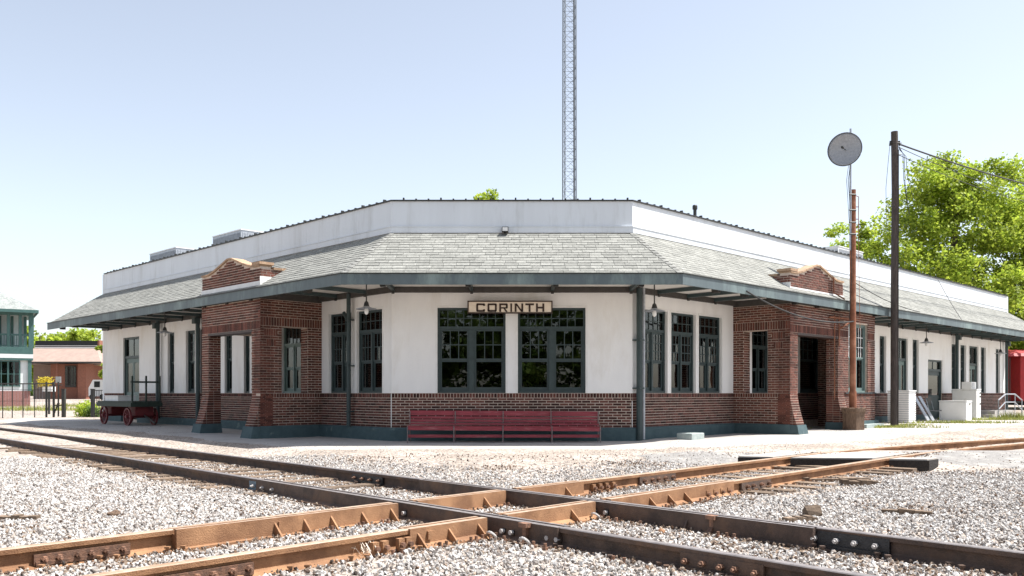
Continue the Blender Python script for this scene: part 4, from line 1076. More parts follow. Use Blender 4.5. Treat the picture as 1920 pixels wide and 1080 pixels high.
joint_bar(TBR, B_FAR, BM_, jy(B_FAR, BM_, 1195), jy(B_FAR, BM_, 1262), 'rust_dark', 'bolt', 5)
joint_bar(TBR, B_NEAR, BM_, jy(B_NEAR, BM_, 1385), jy(B_NEAR, BM_, 1440), 'rust_dark', 'bolt', 4)
# ---- the diamond casting
DI = thing('track_crossing', 'heavy steel diamond crossing where the dark and the orange tracks meet', 'rail crossing', (-.1, 9.3, ZB))
def casting_prof(g, tall=.185):   # g=+1: guard on the +nrm side
    p = [(-.13, 0), (.13, 0), (.13, .022), (.10, .030), (.095, .185), (.055, .185), (.055, .14), (.012 + .0, .14), (.012, .185), (-.06, .185), (-.062, .05), (-.13, .022)]
    if g < 0: p = [(-o, h) for o, h in p][::-1]
    return p
def cast(c, m, ya, yb, g, base, top, dz):
    mb = MB(); sweep(mb, [(m * ya + c, ya), (m * yb + c, yb)], casting_prof(g), ZB + dz, True); return mb.build('casting', [base, top], DI)
# normals (d.y,-d.x) for direction of increasing y: A -> (+,+): away from camera; B -> (+,-): towards the camera
cast(A_FAR, AM, YA0, YA1, -1, 'rust_dark', 'railtop', 0); cast(A_NEAR, AM, YA0, YA1, 1, 'rust_dark', 'railtop', 0)
ua = unit(AM); ub = unit(BM_)
def xy_int(ca, cb): y = (ca - cb) / (BM_ - AM); return y
gap = .135 / abs(ua.x * ub.y - ua.y * ub.x) * ub.y
for cb, g in ((B_FAR, 1), (B_NEAR, -1)):
    yn = xy_int(A_NEAR, cb); yf = xy_int(A_FAR, cb)
    for (a, b) in ((YB0, yn - gap), (yn + gap, yf - gap), (yf + gap, YB1)):
        cast(cb, BM_, a, b, g, 'rust', 'railtop_tan', .003)
# small filler blocks across the flangeways
def gusset(c, m, px, base, h=.12, w_=.13):
    y = line_y(c, m, px); u = unit(m); nrm = Vector((u.y, -u.x))
    if nrm.y > 0: nrm = -nrm
    p = Vector((m * y + c, y)); pl = PL(p.x, p.y, u, nrm); mb = MB(); o = .095 if (c in (B_FAR, A_NEAR + 99)) else .062
    mb.poly([pl.p(-.009, o, ZB + .024), pl.p(-.009, o + w_, ZB + .024), pl.p(-.009, o, ZB + .024 + h), pl.p(.009, o, ZB + .024), pl.p(.009, o + w_, ZB + .024), pl.p(.009, o, ZB + .024 + h)], [(0, 1, 2), (5, 4, 3), (0, 3, 4, 1), (1, 4, 5, 2), (2, 5, 3, 0)])
    mb.build('gusset', base, DI)
for px in (505, 560, 610, 668, 722, 897, 1050): gusset(B_FAR, BM_, px, 'rust')
for px in (775, 833, 888, 1063, 1210, 1245, 1275): gusset(B_NEAR, BM_, px, 'rust')
def bracket(c, m, px, base):
    y = line_y(c, m, px); u = unit(m); nrm = Vector((u.y, -u.x)); nrm = -nrm if nrm.y > 0 else nrm
    p = Vector((m * y + c, y)); pl = PL(p.x, p.y, u, nrm); mb = MB()
    pl.bx(mb, -.02, .02, .06, .10, ZB + .03, ZB + .15); pl.bx(mb, -.05, .05, .05, .125, ZB + .15, ZB + .187)
    mb.hexa([pl.p(-.03, .06, ZB), pl.p(.03, .06, ZB), pl.p(.03, .19, ZB), pl.p(-.03, .19, ZB), pl.p(-.02, .062, ZB + .08), pl.p(.02, .062, ZB + .08), pl.p(.02, .10, ZB + .08), pl.p(-.02, .10, ZB + .08)])
    mb.build('bracket', base, DI)
bracket(A_FAR, AM, 1345, 'bolt'); bracket(A_NEAR, AM, 998, 'bolt')
for px in (1300,): gusset(A_FAR, AM, px, 'rust_dark', .15, .10)
# base straps and plates with bolts
def base_strip(c, m, pxa, pxb, base, o0=.15, o1=.30):
    ya, yb = line_y(c, m, pxa), line_y(c, m, pxb); u = unit(m); nrm = Vector((u.y, -u.x))
    if nrm.y > 0: nrm = -nrm
    a = Vector((m * ya + c, ya)); b = Vector((m * yb + c, yb)); pl = PL(a.x, a.y, (b - a).normalized(), nrm); L_ = (b - a).length
    mb = MB(); pl.bx(mb, 0, L_, o0, o1, ZB - .03, ZB + .0); mb.build('base_plate', base, DI); return pl, L_
def bolts(c, m, pxs, o, base='bolt', z=.0, r=.02):
    u = unit(m); nrm = Vector((u.y, -u.x))
    if nrm.y > 0: nrm = -nrm
    for px in pxs:
        y = line_y(c, m, px); p = Vector((m * y + c, y)); pl = PL(p.x, p.y, u, nrm); q0 = Vector(pl.p(0, o, ZB + z))
        mb = MB(); mb.tube([q0, q0 + Vector((0, 0, .03))], r * 1.5, 6); mb.tube([q0 + Vector((0, 0, .03)), q0 + Vector((0, 0, .065))], r * .7, 8); mb.build('bolt', base, DI)
for c, m, lst, o in ((B_NEAR, BM_, (712, 728, 800, 812, 858, 868, 880, 893, 905), .17), (B_FAR, BM_, (590, 600, 650, 658, 693, 704), .20), (B_NEAR, BM_, (1100, 1108, 1225, 1235, 1290, 1300, 1310), .17), (B_FAR, BM_, (923, 930, 1083, 1094, 1102), .2), (A_NEAR, AM, (945, 975, 1030, 1052, 1180, 1200), .19), (A_FAR, AM, (1165, 1180, 1225, 1370, 1386, 1400), .2)):
    bolts(c, m, lst, o)
for c, m, a, b, base in ((B_NEAR, BM_, 700, 735, 'rust'), (B_NEAR, BM_, 790, 820, 'rust'), (B_NEAR, BM_, 850, 912, 'rust'), (B_FAR, BM_, 582, 606, 'rust'), (B_FAR, BM_, 688, 712, 'rust'), (A_NEAR, AM, 935, 990, 'rust'), (A_NEAR, AM, 1010, 1065, 'rust'), (A_FAR, AM, 1360, 1410, 'rust_dark'), (B_NEAR, BM_, 1092, 1118, 'rust')):
    base_strip(c, m, a, b, base, .10, .24)
base_strip(B_NEAR, BM_, 700, 935, 'rust', .30, .42); base_strip(A_NEAR, AM, 925, 1030, 'rust', .26, .40)
# web bolts, blocks and lugs on casting faces
def face_block(c, m, px, z0, z1, wd, base, o=.062, th=.03, bolt_=None):
    y = line_y(c, m, px); u = unit(m); nrm = Vector((u.y, -u.x))
    if nrm.y > 0: nrm = -nrm
    p = Vector((m * y + c, y)); pl = PL(p.x, p.y, u, nrm); mb = MB(); pl.bx(mb, -wd / 2, wd / 2, o, o + th, ZB + z0, ZB + z1); mb.build('lug', base, DI)
    if bolt_:
        q0 = Vector(pl.p(0, o + th, ZB + (z0 + z1) / 2)); mb = MB(); bolt(mb, q0, (nrm.x, nrm.y, 0), .022, .035); mb.build('bolt', bolt_, DI)
for px in (362, 388, 416, 442): face_block(B_FAR, BM_, px, .03, .12, .07, 'rust', .012, .05, 'bolt')
face_block(B_FAR, BM_, 513, .05, .15, .03, 'rust', .095, .02); face_block(B_NEAR, BM_, 795, .08, .15, .045, 'rust', .062, .02)
for px in (690, 708, 738, 752): face_block(B_NEAR, BM_, px, .03, .13, .06, 'rust', .062, .045, 'bolt')
for px in (1108, 1120, 1132, 1145): face_block(B_FAR, BM_, px, .03, .12, .06, 'rust', .012, .05, 'bolt')
for px in (1318, 1332, 1345, 1358): face_block(B_NEAR, BM_, px, .03, .12, .06, 'rust', .03, .04, 'bolt')
for px in (955, 972): face_block(A_NEAR, AM, px, .06, .10, .04, 'black_bar', .062, .01, 'bolt_light')
for px in (1034, 1052): face_block(A_NEAR, AM, px, .06, .10, .05, 'rust_dark', .012, .02, 'bolt_light')
for px in (1128, 1150): face_block(A_FAR, AM, px, .05, .12, .05, 'black_bar', .095, .01, 'bolt_light')
for px in (770,): face_block(A_NEAR, AM, px, .05, .12, .05, 'black_bar', .062, .01, 'bolt_light')
# hook clips
for c, m, px, o in ((A_NEAR, AM, 953, .2), (A_NEAR, AM, 1015, .2), (A_FAR, AM, 1143, .22)):
    y = line_y(c, m, px); u = unit(m); nrm = Vector((u.y, -u.x)); nrm = -nrm if nrm.y > 0 else nrm
    p = Vector((m * y + c, y)); pl = PL(p.x, p.y, u, nrm); mb = MB()
    mb.tube([pl.p(.05 * math.cos(a) , o + .03 * math.sin(a), ZB + .05 + .035 * math.sin(a)) for a in [i * .5 for i in range(10)]], .012, 6); mb.build('spring_clip', 'bolt_light', DI)
# timbers under the diamond
for i in range(9):
    y = 7.2 + i * .52; mb = MB(); x0 = (y - 9.3) * -.0 - .1
    hw_ = 2.7 - abs(y - 9.3) * .35
    mb.box(-.1 - hw_, -.1 + hw_, y - .13, y + .13, -.32, -.137); mb.build('timber', 'tie', DI)
def patch(name, cxp, cyp, rx, ry, m, seed, h=.01):
    rg = random.Random(seed); mb = MB(); n = 40; K = 8; ph = [rg.uniform(0, 6.28) for _ in range(4)]
    pts = [(cxp, cyp, gz(cxp, cyp) + h)]
    for k in range(1, K + 1):
        for j in range(n):
            a = 2 * math.pi * j / n; w_ = 1 + .10 * math.sin(3 * a + ph[0]) + .06 * math.sin(7 * a + ph[1]) + .03 * math.sin(13 * a + ph[2])
            x = cxp + rx * w_ * k / K * math.cos(a); y = cyp + ry * w_ * k / K * math.sin(a); pts.append((x, y, gz(x, y) + h - (.03 if k == K else 0)))
    fs = [(0, 1 + j, 1 + (j + 1) % n) for j in range(n)]
    for k in range(K - 1):
        for j in range(n): fs.append((1 + k * n + j, 1 + (k + 1) * n + j, 1 + (k + 1) * n + (j + 1) % n, 1 + k * n + (j + 1) % n))
    mb.poly(pts, fs); mb.build(name, m, kind='structure')
patch('road_apron', 10.5, 16.4, 3.4, 1.5, 'asphalt', 3, .02)
patch('asphalt_patch', 3.5, 16.6, 1.2, .8, 'asphalt', 4, .02)
# ---- crossing panels at the road
CP = [('inner rubber and timber road panel between the orange rails', 'n')]
def panel(xa, xb, ya, yb, label, z1=.052, D=1.9):
    t = thing('crossing_panel', label, 'road crossing panel', ((xa + xb) / 2, ya, -.15), group='road crossing panels')
    # sheared to follow the rails
    d = unit(BM_) * D
    mb = MB(); mb.hexa([(xa, ya, -.16), (xb, yb, -.16), (xb + d.x, yb + d.y, -.16), (xa + d.x, ya + d.y, -.16), (xa, ya, z1 - .022), (xb, yb, z1 - .022), (xb + d.x, yb + d.y, z1 - .022), (xa + d.x, ya + d.y, z1 - .022)]); mb.build('end_block', 'tar', t)
    mb = MB(); mb.hexa([(xa + .02, ya + .03, z1 - .0215), (xb - .02, yb + .03, z1 - .022), (xb + d.x - .02, yb + d.y, z1 - .022), (xa + d.x + .02, ya + d.y, z1 - .022), (xa + .02, ya + .03, z1), (xb - .02, yb + .03, z1), (xb + d.x - .02, yb + d.y, z1), (xa + d.x + .02, ya + d.y, z1)]); mb.build('top_board', 'panel_top', t)
yf_ = 15.65; xf = rail_x(B_FAR, BM_, yf_); yn_ = 15.2; xn = rail_x(B_NEAR, BM_, yn_)
panel(xf - .75, xf - .13, 15.9, 15.75, 'dark timber road panel end left of the far orange rail')
panel(xf + .10, xn - .02, yf_ - .08, yn_ + .22, 'wide dark panel end between the two orange rails')
panel(xn + .17, xn + .82, yn_ + .05, yn_ - .05, 'dark rubber block end right of the near orange rail', D=.5)

# ------------------------------------------------------------------ ballast stones (uncountable: geometry nodes)
rng = np.random.default_rng(5)
rocks = bpy.data.collections.new('rock_shapes')
for k in range(8):
    bm = bmesh.new(); 
    for _ in range(13):
        v = rng.normal(size=3); v /= np.linalg.norm(v); v *= np.array([.5, .38, .33]) * rng.uniform(.8, 1.1); bm.verts.new(v.tolist())
    r_ = bmesh.ops.convex_hull(bm, input=bm.verts)
    bmesh.ops.delete(bm, geom=[g for g in r_['geom_interior'] if isinstance(g, bmesh.types.BMVert)], context='VERTS')
    me = bpy.data.meshes.new('rock'); bm.to_mesh(me); bm.free(); me.materials.append(M['stone'])
    rocks.objects.link(bpy.data.objects.new('rock', me))
def raildist(x, y):
    d = 9
    for c, m in ((A_FAR, AM), (A_NEAR, AM), (B_FAR, BM_), (B_NEAR, BM_)):
        d = min(d, abs(x - rail_x(c, m, y)) * unit(m).y)
    return d
def bilin(xy):
    return np.array([gz(x, y) for x, y in xy])
def scatter(name, n, y0, y1, smin, smax, keep, dz, label, rocks=rocks):
    y = np.sqrt(rng.uniform(y0 ** 2, y1 ** 2, n)); x = rng.uniform(-1, 1, n) * (.64 * y + 1.6)
    pts = []; sc = []
    for X, Y in zip(x, y):
        k = keep(X, Y)
        if k <= 0 or rng.random() > k: continue
        s_ = smin + (smax - smin) * rng.random() ** 2
        pts.append((X, Y, gz(X, Y) + dz + rng.uniform(0, .012))); sc.append(s_)
    me = bpy.data.meshes.new(name); me.from_pydata(pts, [], [])
    at = me.attributes.new('size', 'FLOAT', 'POINT'); at.data.foreach_set('value', sc)
    o = bpy.data.objects.new(name, me); COL.objects.link(o); tag(o, kind='stuff', label=label, cat='gravel')
    ng = bpy.data.node_groups.new(name, 'GeometryNodeTree')
    ng.interface.new_socket('Geometry', in_out='INPUT', socket_type='NodeSocketGeometry'); ng.interface.new_socket('Geometry', in_out='OUTPUT', socket_type='NodeSocketGeometry')
    N = ng.nodes; L = ng.links
    gi = N.new('NodeGroupInput'); go = N.new('NodeGroupOutput'); ip = N.new('GeometryNodeInstanceOnPoints'); ci = N.new('GeometryNodeCollectionInfo')
    ci.inputs['Collection'].default_value = rocks; ci.inputs['Separate Children'].default_value = True; ci.inputs['Reset Children'].default_value = True
    ip.inputs['Pick Instance'].default_value = True
    rv = N.new('FunctionNodeRandomValue'); rv.data_type = 'FLOAT_VECTOR'; rv.inputs[1].default_value = (6.28, 6.28, 6.28)
    na = N.new('GeometryNodeInputNamedAttribute'); na.data_type = 'FLOAT'; na.inputs[0].default_value = 'size'
    L.new(gi.outputs[0], ip.inputs['Points']); L.new(ci.outputs[0], ip.inputs['Instance']); L.new(rv.outputs[0], ip.inputs['Rotation']); L.new(na.outputs[0], ip.inputs['Scale']); L.new(ip.outputs[0], go.inputs[0])
    md = o.modifiers.new('scatter', 'NODES'); md.node_group = ng
    return len(pts)
def keep_ballast(x, y):
    d = raildist(x, y)
    if d < (.20 if 7.3 < y < 11.6 and abs(x) < 2.6 else .095): return 0
    if y > 15 and 4.0 < x < 7.5 and y + .17 * x > 15.95: return 0
    a = ((x - AM * y) - A_FAR) * .74; b = (BM_ * y + B_FAR - x) * .73; qd = min(a, b)
    k = 1 if d > .3 else .65
    if qd > .6: k *= max(.0, 1 - (qd - .6) / 1.8)
    if x > 4:
        r = y + .17 * x - 16.33; k *= 1 - ss(-1.6, .1, r)
    # thinner patches where sleepers show
    ins = (0 < (A_FAR - (x - AM * y)) < 3.1 and y > 11)
    if ins: k *= .7
    da = (A_NEAR - (x - AM * y)) * .74; db = ((x - BM_ * y) - B_NEAR) * .73
    if 0 < da < .8 and 12 < y < 17: k *= .3
    if 0 < db < .9 and 11 < y < 15.3: k *= .3
    if math.sin(x * 2.1 + 1) * math.sin(y * 1.7) > .75: k *= .7
    return k
scatter('ballast_gravel', 210000, 4.6, 17.5, .022, .062, keep_ballast, .004, 'pale crushed stone ballast around the rails')
def keep_fine(x, y):
    if raildist(x, y) < .09: return 0
    if 7 > y: return 0
    a = ((x - AM * y) - A_FAR) * .74; b = (BM_ * y + B_FAR - x) * .73; qd = min(a, b)
    if qd < .6: return 0
    k = ss(.6, 1.6, qd) * (1 - ss(3.4, 4.9, qd) * .97)
    if y > 21 and abs(x) < 9: k = 0
    if sum(((Vector((x, y)) - p.o).dot(p.n) > -.1) for p in (F, LW, RW)) == 0: return 0
    return k
scatter('fine_gravel', 90000, 10, 34, .010, .026, keep_fine, .006, 'fine pale gravel between the tracks and the platform')
rocks2 = bpy.data.collections.new('dirty_rock_shapes')
for o_ in list(rocks.objects):
    me = o_.data.copy(); me.materials.clear(); me.materials.append(M['stone_dirty']); rocks2.objects.link(bpy.data.objects.new('dirty_rock', me))
def keep_dirty(x, y):
    d = raildist(x, y)
    if d < .06: return 0
    va = x - AM * y; vb = x - BM_ * y
    btw = .30 * ((A_NEAR < va < A_FAR) or (B_FAR < vb < B_NEAR))
    return (1 - ss(.08, .42, d)) * .8 + .05 + btw + .25 * (math.sin(x * 1.3 + 2) * math.sin(y * 1.9 + x * .4) > .72)
scatter('dirty_gravel', 120000, 4.6, 17.0, .014, .05, keep_dirty, .014, 'brown oily stones and debris lying close to the rails', rocks2)
# scattered dark clods and timber splinters
rr = random.Random(30)
def clod(px, py, s_, m, name, label, cat):
    y = 1640 * 1.3 / (py - 737); x = (px - 960) / 1640 * y; z = gz(x, y); bm = bmesh.new()
    for _ in range(16):
        v = Vector((rr.gauss(0, 1), rr.gauss(0, 1), rr.gauss(0, .6))).normalized() * s_ * rr.uniform(.7, 1.1); bm.verts.new(v)
    g = bmesh.ops.convex_hull(bm, input=bm.verts); bmesh.ops.delete(bm, geom=[e for e in g['geom_interior'] if isinstance(e, bmesh.types.BMVert)], context='VERTS')
    me = bpy.data.meshes.new(name); bm.to_mesh(me); bm.free(); me.materials.append(M[m]); o = bpy.data.objects.new(name, me); COL.objects.link(o); o.location = (x, y, z + s_ * .35); tag(o, label, cat)
clod(1523, 965, .11, 'tie', 'timber_chunk', 'dark broken chunk of timber lying on the ballast right of the crossing', 'timber chunk')
clod(213, 968, .07, 'stump', 'brown_stone', 'brown lump of earth on the left ballast', 'stone')
clod(1240, 997, .05, 'rust', 'rusty_stone', 'rust coloured stone between the dark rails', 'stone')
def plank(px, py, L_, ang, label, w_=.09, h=.05):
    y = 1640 * 1.3 / (py - 737); x = (px - 960) / 1640 * y; z = gz(x, y) + .012
    mb = MB(); pl = PL(x, y, (math.cos(ang), math.sin(ang)), (-math.sin(ang), math.cos(ang)))
    n = 6
    for i in range(n):
        a, b = -L_ / 2 + L_ * i / n, -L_ / 2 + L_ * (i + 1) / n
        pl.bx(mb, a, b, -w_ / 2 - rr.uniform(0, .015), w_ / 2 + rr.uniform(0, .015), z - .02, z + h * rr.uniform(.6, 1))
    mb.build('timber_scrap', 'tie', None, label, 'timber', 'timber scraps on the ballast')
plank(25, 972, .5, .1, 'thin dark stick of timber at the left edge of the ballast')
plank(1700, 962, .5, -.5, 'weathered timber strip in the right ballast near the dark rail')
plank(1610, 908, .5, 0.02, 'squared timber end poking out beside the orange rail on the right', .14, .07)
plank(1545, 902, 1.3, -.1, 'long split sleeper end beside the orange rail on the right')
plank(1500, 975, .35, .3, 'short plank lying by the dark timber chunk')
plank(700, 945, .5, -.3, 'timber strip in the gravel left of the crossing')

# ------------------------------------------------------------------ vegetation
def leafquads(mb_v, mb_f, c, spread, n, size, rg, up=.3):
    P = np.clip(rg.normal(size=(n, 3)), -1.7, 1.7) * np.array(spread) + np.array(c)
    for p in P:
        nrm = rg.normal(size=3); nrm[2] = abs(nrm[2]) + up; nrm /= np.linalg.norm(nrm)
        t = np.cross(nrm, rg.normal(size=3)); t /= np.linalg.norm(t) + 1e-6; b = np.cross(nrm, t); s_ = size * rg.uniform(.6, 1.25)
        i = len(mb_v); mb_v += [(p + t * s_ * .5).tolist(), (p + b * s_ * .32).tolist(), (p - t * s_ * .5).tolist(), (p - b * s_ * .32).tolist()]; mb_f.append((i, i + 1, i + 2, i + 3))
def tree(name, x, y, z, h, w_, label, cat, leaf, nclump, per, size, seed, group=None, base=.25, crownp=1):
    rg = np.random.default_rng(seed); rd = random.Random(seed)
    t = thing(name, label, cat, (x, y, z), group=group)
    mb = MB(); tr = h * .018 + .05
    mb.tube([(x, y, z - .3), (x + rd.uniform(-.1, .1) * h * .05, y, z + h * .25), (x + rd.uniform(-.2, .2), y, z + h * .5), (x, y, z + h * .85)], tr, 9, r2=tr * .2)
    V, Fc = [], []
    cs = []; nm = max(6, nclump // 8)
    for i in range(nm):
        f = (i + rd.uniform(.1, .9)) / nm; zz_ = base + (1 - base) * f * .93
        u_ = (zz_ - base * .5) / (1 - base * .5); prof_ = max(.12, math.sin(math.pi * min(1, u_) ** .75)) ** .6
        a = i * 2.4 + rd.uniform(-.7, .7); r_ = w_ / 2 * prof_ * rd.uniform(.25, .85)
        cs.append((x + r_ * math.cos(a), y + r_ * math.sin(a), z + h * zz_ - w_ * .04))
    sub_ = []
    for c in cs:
        R_ = w_ * rd.uniform(.12, .20)
        for k in range(8):
            v = rg.normal(size=3); v[2] = v[2] * .8 + .25; v /= np.linalg.norm(v); v *= np.array([1, 1, .72]) * R_ * rg.uniform(.55, 1.05)
            sub_.append((c[0] + v[0], c[1] + v[1], min(c[2] + v[2], z + h * .98)))
    for c in sub_:
        k = rd.uniform(.6, 1.4); sp = w_ * .036 * k
        leafquads(V, Fc, c, (sp, sp, sp * .7), int(per * k), size, rg)
    for c in rd.sample(cs, min(16, len(cs))):
        z0 = z + h * base * .8 + (c[2] - z - h * base * .8) * .45
        mb.tube([(x, y, max(z + h * .15, z0 - h * .08)), (x + (c[0] - x) * .5, y + (c[1] - y) * .5, z0 + (c[2] - z0) * .45), c], tr * .35, 6, r2=tr * .08)
    mb.build('trunk', 'trunk', t)
    m_ = MB(); m_.v = V; m_.f = Fc; m_.mi = [0] * len(Fc); m_.build('crown', leaf, t, recalc=False)
    return t
tree('leafy_tree', 30.2, 60, .1, 18.0, 12.5, 'tallest bright green tree behind the right wing, left one of the pair', 'tree', 'leaf', 340, 190, .26, 1, base=.08)
tree('leafy_tree', 37.6, 62, .1, 17.2, 12.0, 'bright green tree at the right edge with bare branches showing', 'tree', 'leaf', 300, 180, .26, 2, base=.08)
tree('leafy_tree', 26.0, 66, .1, 14.2, 8.5, 'lower green tree behind the right parapet beside the rusty pole', 'tree', 'leaf', 150, 160, .26, 3, base=.15)
tree('leafy_tree', 35.5, 50.5, .1, 6.3, 6, 'low bushy tree beside the red caboose', 'tree', 'leaf', 60, 80, .3, 9, base=.1)
p = (-2.2, 62); tree('leafy_tree', (918 - 960) / 1640 * 62, 62, .1, zat(359, 62) - .1, 6.4, 'yellow green treetop peeping over the front parapet', 'tree', 'leaf', 110, 120, .25, 4, base=.5)
# left background trees
for i, (px, Y, py, wd, lb) in enumerate(((20, 165, 600, 15, 'distant green tree behind the two storey house'), (75, 160, 607, 14, 'distant green tree between the house and the brown building'), (115, 165, 614, 15, 'distant green tree over the middle of the brown building'), (155, 160, 612, 13, 'distant green tree over the right end of the brown building'), (210, 165, 612, 14, 'distant green tree partly behind the depot end'))):
    h = zat(py, Y) - .4; tree('distant_tree', (px - 960) / 1640 * Y, Y, .4, h, wd, lb, 'tree', 'leaf', 55, 50, .8, 20 + i, 'trees beyond the brown building', base=.1)
tree('small_tree', (200 - 960) / 1640 * 98, 98, .4, zat(625, 98) - .4, 4.2, 'yellow green tree at the corner of the depot beside the brown building', 'tree', 'leaf', 50, 90, .3, 31, base=.3)
# trees on the camera side, mirrored in the front windows
for i, (x, y, h) in enumerate(((-16, -24, 11), (-8, -27, 12), (0, -25, 9), (8, -27, 12), (16, -24, 10), (-25, -26, 12), (25, -26, 12))):
    if i == 0: rt = tree('roadside_tree', x, y, 0, h, 9, 'green tree across the tracks, reflected in the depot windows', 'tree', 'leaf2', 80, 60, .5, 41, 'trees reflected in the windows', base=.12)
    else:
        c_ = copy_tree(rt); c_.location = (x, y, 0); c_.rotation_euler = (0, 0, i * 1.3); c_.scale = (1, 1, h / 11); c_['label'] = 'green tree across the tracks behind the viewpoint, ' + ['', 'second from the left end', 'in the middle of the row', 'right of the middle', 'near the right end', 'outermost on the left', 'outermost on the right'][i]
V, Fc = [], []; rg = np.random.default_rng(88)
for i in range(420):
    x = rg.uniform(-34, 34); h = 9.5 + 2 * math.sin(x * .5) + 1.2 * math.sin(x * 1.3)
    leafquads(V, Fc, (x, -27 + rg.normal() * 1.0, h * rg.uniform(.02, .95)), (1.2, .8, .8), 34, .75, rg)
m_ = MB(); m_.v = V; m_.f = Fc; m_.mi = [0] * len(Fc); m_.build('thicket', 'leaf2', None, 'dense green thicket across the tracks, mirrored in the front windows', 'thicket', kind='stuff', recalc=False)
def grass(name, cx, cy, rx, ry, n, h, leaf, label, seed, cat='grass'):
    rg = np.random.default_rng(seed); V = []; Fc = []
    for _ in range(n):
        a = rg.normal(size=2); x, y = cx + a[0] * rx / 2, cy + a[1] * ry / 2; z = gz(x, y)
        an = rg.uniform(0, 6.28); hh = h * rg.uniform(.4, 1.2); dx, dy = math.cos(an) * .018, math.sin(an) * .018; lx, ly = rg.normal(size=2) * hh * .35
        i = len(V); V += [(x - dx, y - dy, z), (x + dx, y + dy, z), (x + lx + dx * .2, y + ly + dy * .2, z + hh)]; Fc.append((i, i + 1, i + 2))
    m_ = MB(); m_.v = V; m_.f = Fc; m_.mi = [0] * len(Fc); m_.build(name, leaf, None, label, cat, kind='stuff', recalc=False)
def gp(px, py, zg=.09): y = 1640 * (1.2 - zg) / (py - 737); return (px - 960) / 1640 * y, y
for i, (px, py, rx, ry, n, h) in enumerate(((1655, 804, 1.5, .3, 900, .10), (1700, 800, .7, .3, 300, .10), (1790, 795, 2.0, .5, 900, .12), (1880, 789, 1.8, .6, 900, .13), (1912, 786, 1.0, .4, 400, .3))):
    x, y = gp(px, py); grass('grass_patch', x, y, rx, ry, n, h, 'grass', 'dry yellow-green grass at the foot of the right wing', 50 + i)
x, y = gp(716, 821, 0); grass('weed', x, y - .1, .35, .12, 130, .38, 'leaf2', 'dark weed growing at the plinth left of the bench', 60, 'weed')
for px, py, rx, ry, n, h in ((90, 768, 4, 1.5, 900, .3), (150, 762, 3, 1, 700, .3), (40, 766, 3, 1, 500, .3)):
    x, y = gp(px, py, .15); grass('grass_patch', x, y, rx, ry, n, h, 'grass', 'grass strip between the fence and the brown building', 70 + px)
yT = 1640 * 1.3 / (1040 - 737); xT = (672 - 960) / 1640 * yT; V = []; Fc = []; rg = np.random.default_rng(12)
mb = MB()
for k in range(60):
    a = rg.uniform(0, 6.28); r_ = rg.uniform(.04, .16); c0 = Vector((xT + rg.normal() * .06, yT + rg.normal() * .04, gz(xT, yT) + .01))
    mb.tube([c0, c0 + Vector((math.cos(a) * r_ * .5, math.sin(a) * r_ * .5, rg.uniform(.05, .13))), c0 + Vector((math.cos(a) * r_, math.sin(a) * r_, rg.uniform(.0, .10)))], .0022, 3)
mb.build('dry_grass_tuft', 'sign_face', None, 'tangled tuft of dry straw against the near orange rail casting', 'grass', kind='stuff')
rg = np.random.default_rng(77)
def bush(px, py, Y, r_, n, leaf, label, size=.1, name='bush', cat='bush', zz_=None):
    x = (px - 960) / 1640 * Y; z = gz(x, Y) if zz_ is None else zz_; V = []; Fc = []
    for _ in range(7):
        leafquads(V, Fc, (x + rg.normal() * r_ * .4, Y + rg.normal() * r_ * .4, z + r_ * .55 + rg.normal() * r_ * .15), (r_ * .33, r_ * .33, r_ * .28), n // 7, size, rg)
    t = thing(name, label, cat, (x, Y, z)); m_ = MB(); m_.v = V; m_.f = Fc; m_.mi = [0] * len(Fc); m_.build('foliage', leaf, t, recalc=False)
    mb = MB(); mb.tube([(x, Y, z - .05), (x, Y, z + r_ * .5)], .03, 5, r2=.01); mb.build('stem', 'trunk', t)
bush(163, 775, 41, .55, 1600, 'leaf', 'round green bush beside the right gate post')
bush(180, 775, 40.5, .4, 900, 'leaf2', 'darker small bush against the depot end wall')

# ------------------------------------------------------------------ fence and gate, left
FY = 40.0
def fxp(px, Y=FY): return (px - 960) / 1640 * Y
FE = thing('iron_fence', 'thin black iron railing fence along the left edge before the house', 'fence', (fxp(50), FY, .09))
zf = .09
for px in (5, 23, 43, 65):
    mb = MB(); mb.tube([(fxp(px), FY, zf - .1), (fxp(px), FY, zat(719, FY))], .022, 6); mb.build('post', 'dark_metal', FE)
for px in (87, 100.5):
    mb = MB(); mb.tube([(fxp(px), FY, zf - .1), (fxp(px), FY, zat(716, FY))], .045, 6); mb.build('post', 'dark_metal', FE)
mb = MB(); 
for (py, r_) in ((719.5, .03), (731, .012), (752, .009)): mb.tube([(fxp(-60), FY, zat(py, FY)), (fxp(100), FY, zat(py, FY))], r_, 6)
mb.build('rail', 'dark_metal', FE)
mb = MB(); x = fxp(-58)
while x < fxp(86): mb.tube([(x, FY, zf + .1), (x, FY, zat(720, FY))], .004, 4); x += .14
mb.build('wire_mesh', 'galv', FE, kind='stuff')
GT = thing('iron_gate', 'small black iron gate leaf with a diagonal brace at the fence end', 'gate', (fxp(108), FY, .09))
mb = MB(); mb.tube([(fxp(101.5), FY - .05, zat(778, FY)), (fxp(110), FY - .05, zat(757, FY)), (fxp(112), FY - .05, zat(757, FY))], .05, 6); mb.build('brace', 'dark_metal', GT)
for px in (102.5, 110.5):
    mb = MB(); mb.tube([(fxp(px), FY - .05, zat(781, FY)), (fxp(px), FY - .05, zat(716, FY))], .035, 6); mb.build('bar', 'dark_metal', GT)
mb = MB()
for py in (722, 760): mb.tube([(fxp(102.5), FY - .05, zat(py, FY)), (fxp(117), FY - .05, zat(py, FY))], .025, 6)
mb.build('rail', 'dark_metal', GT)
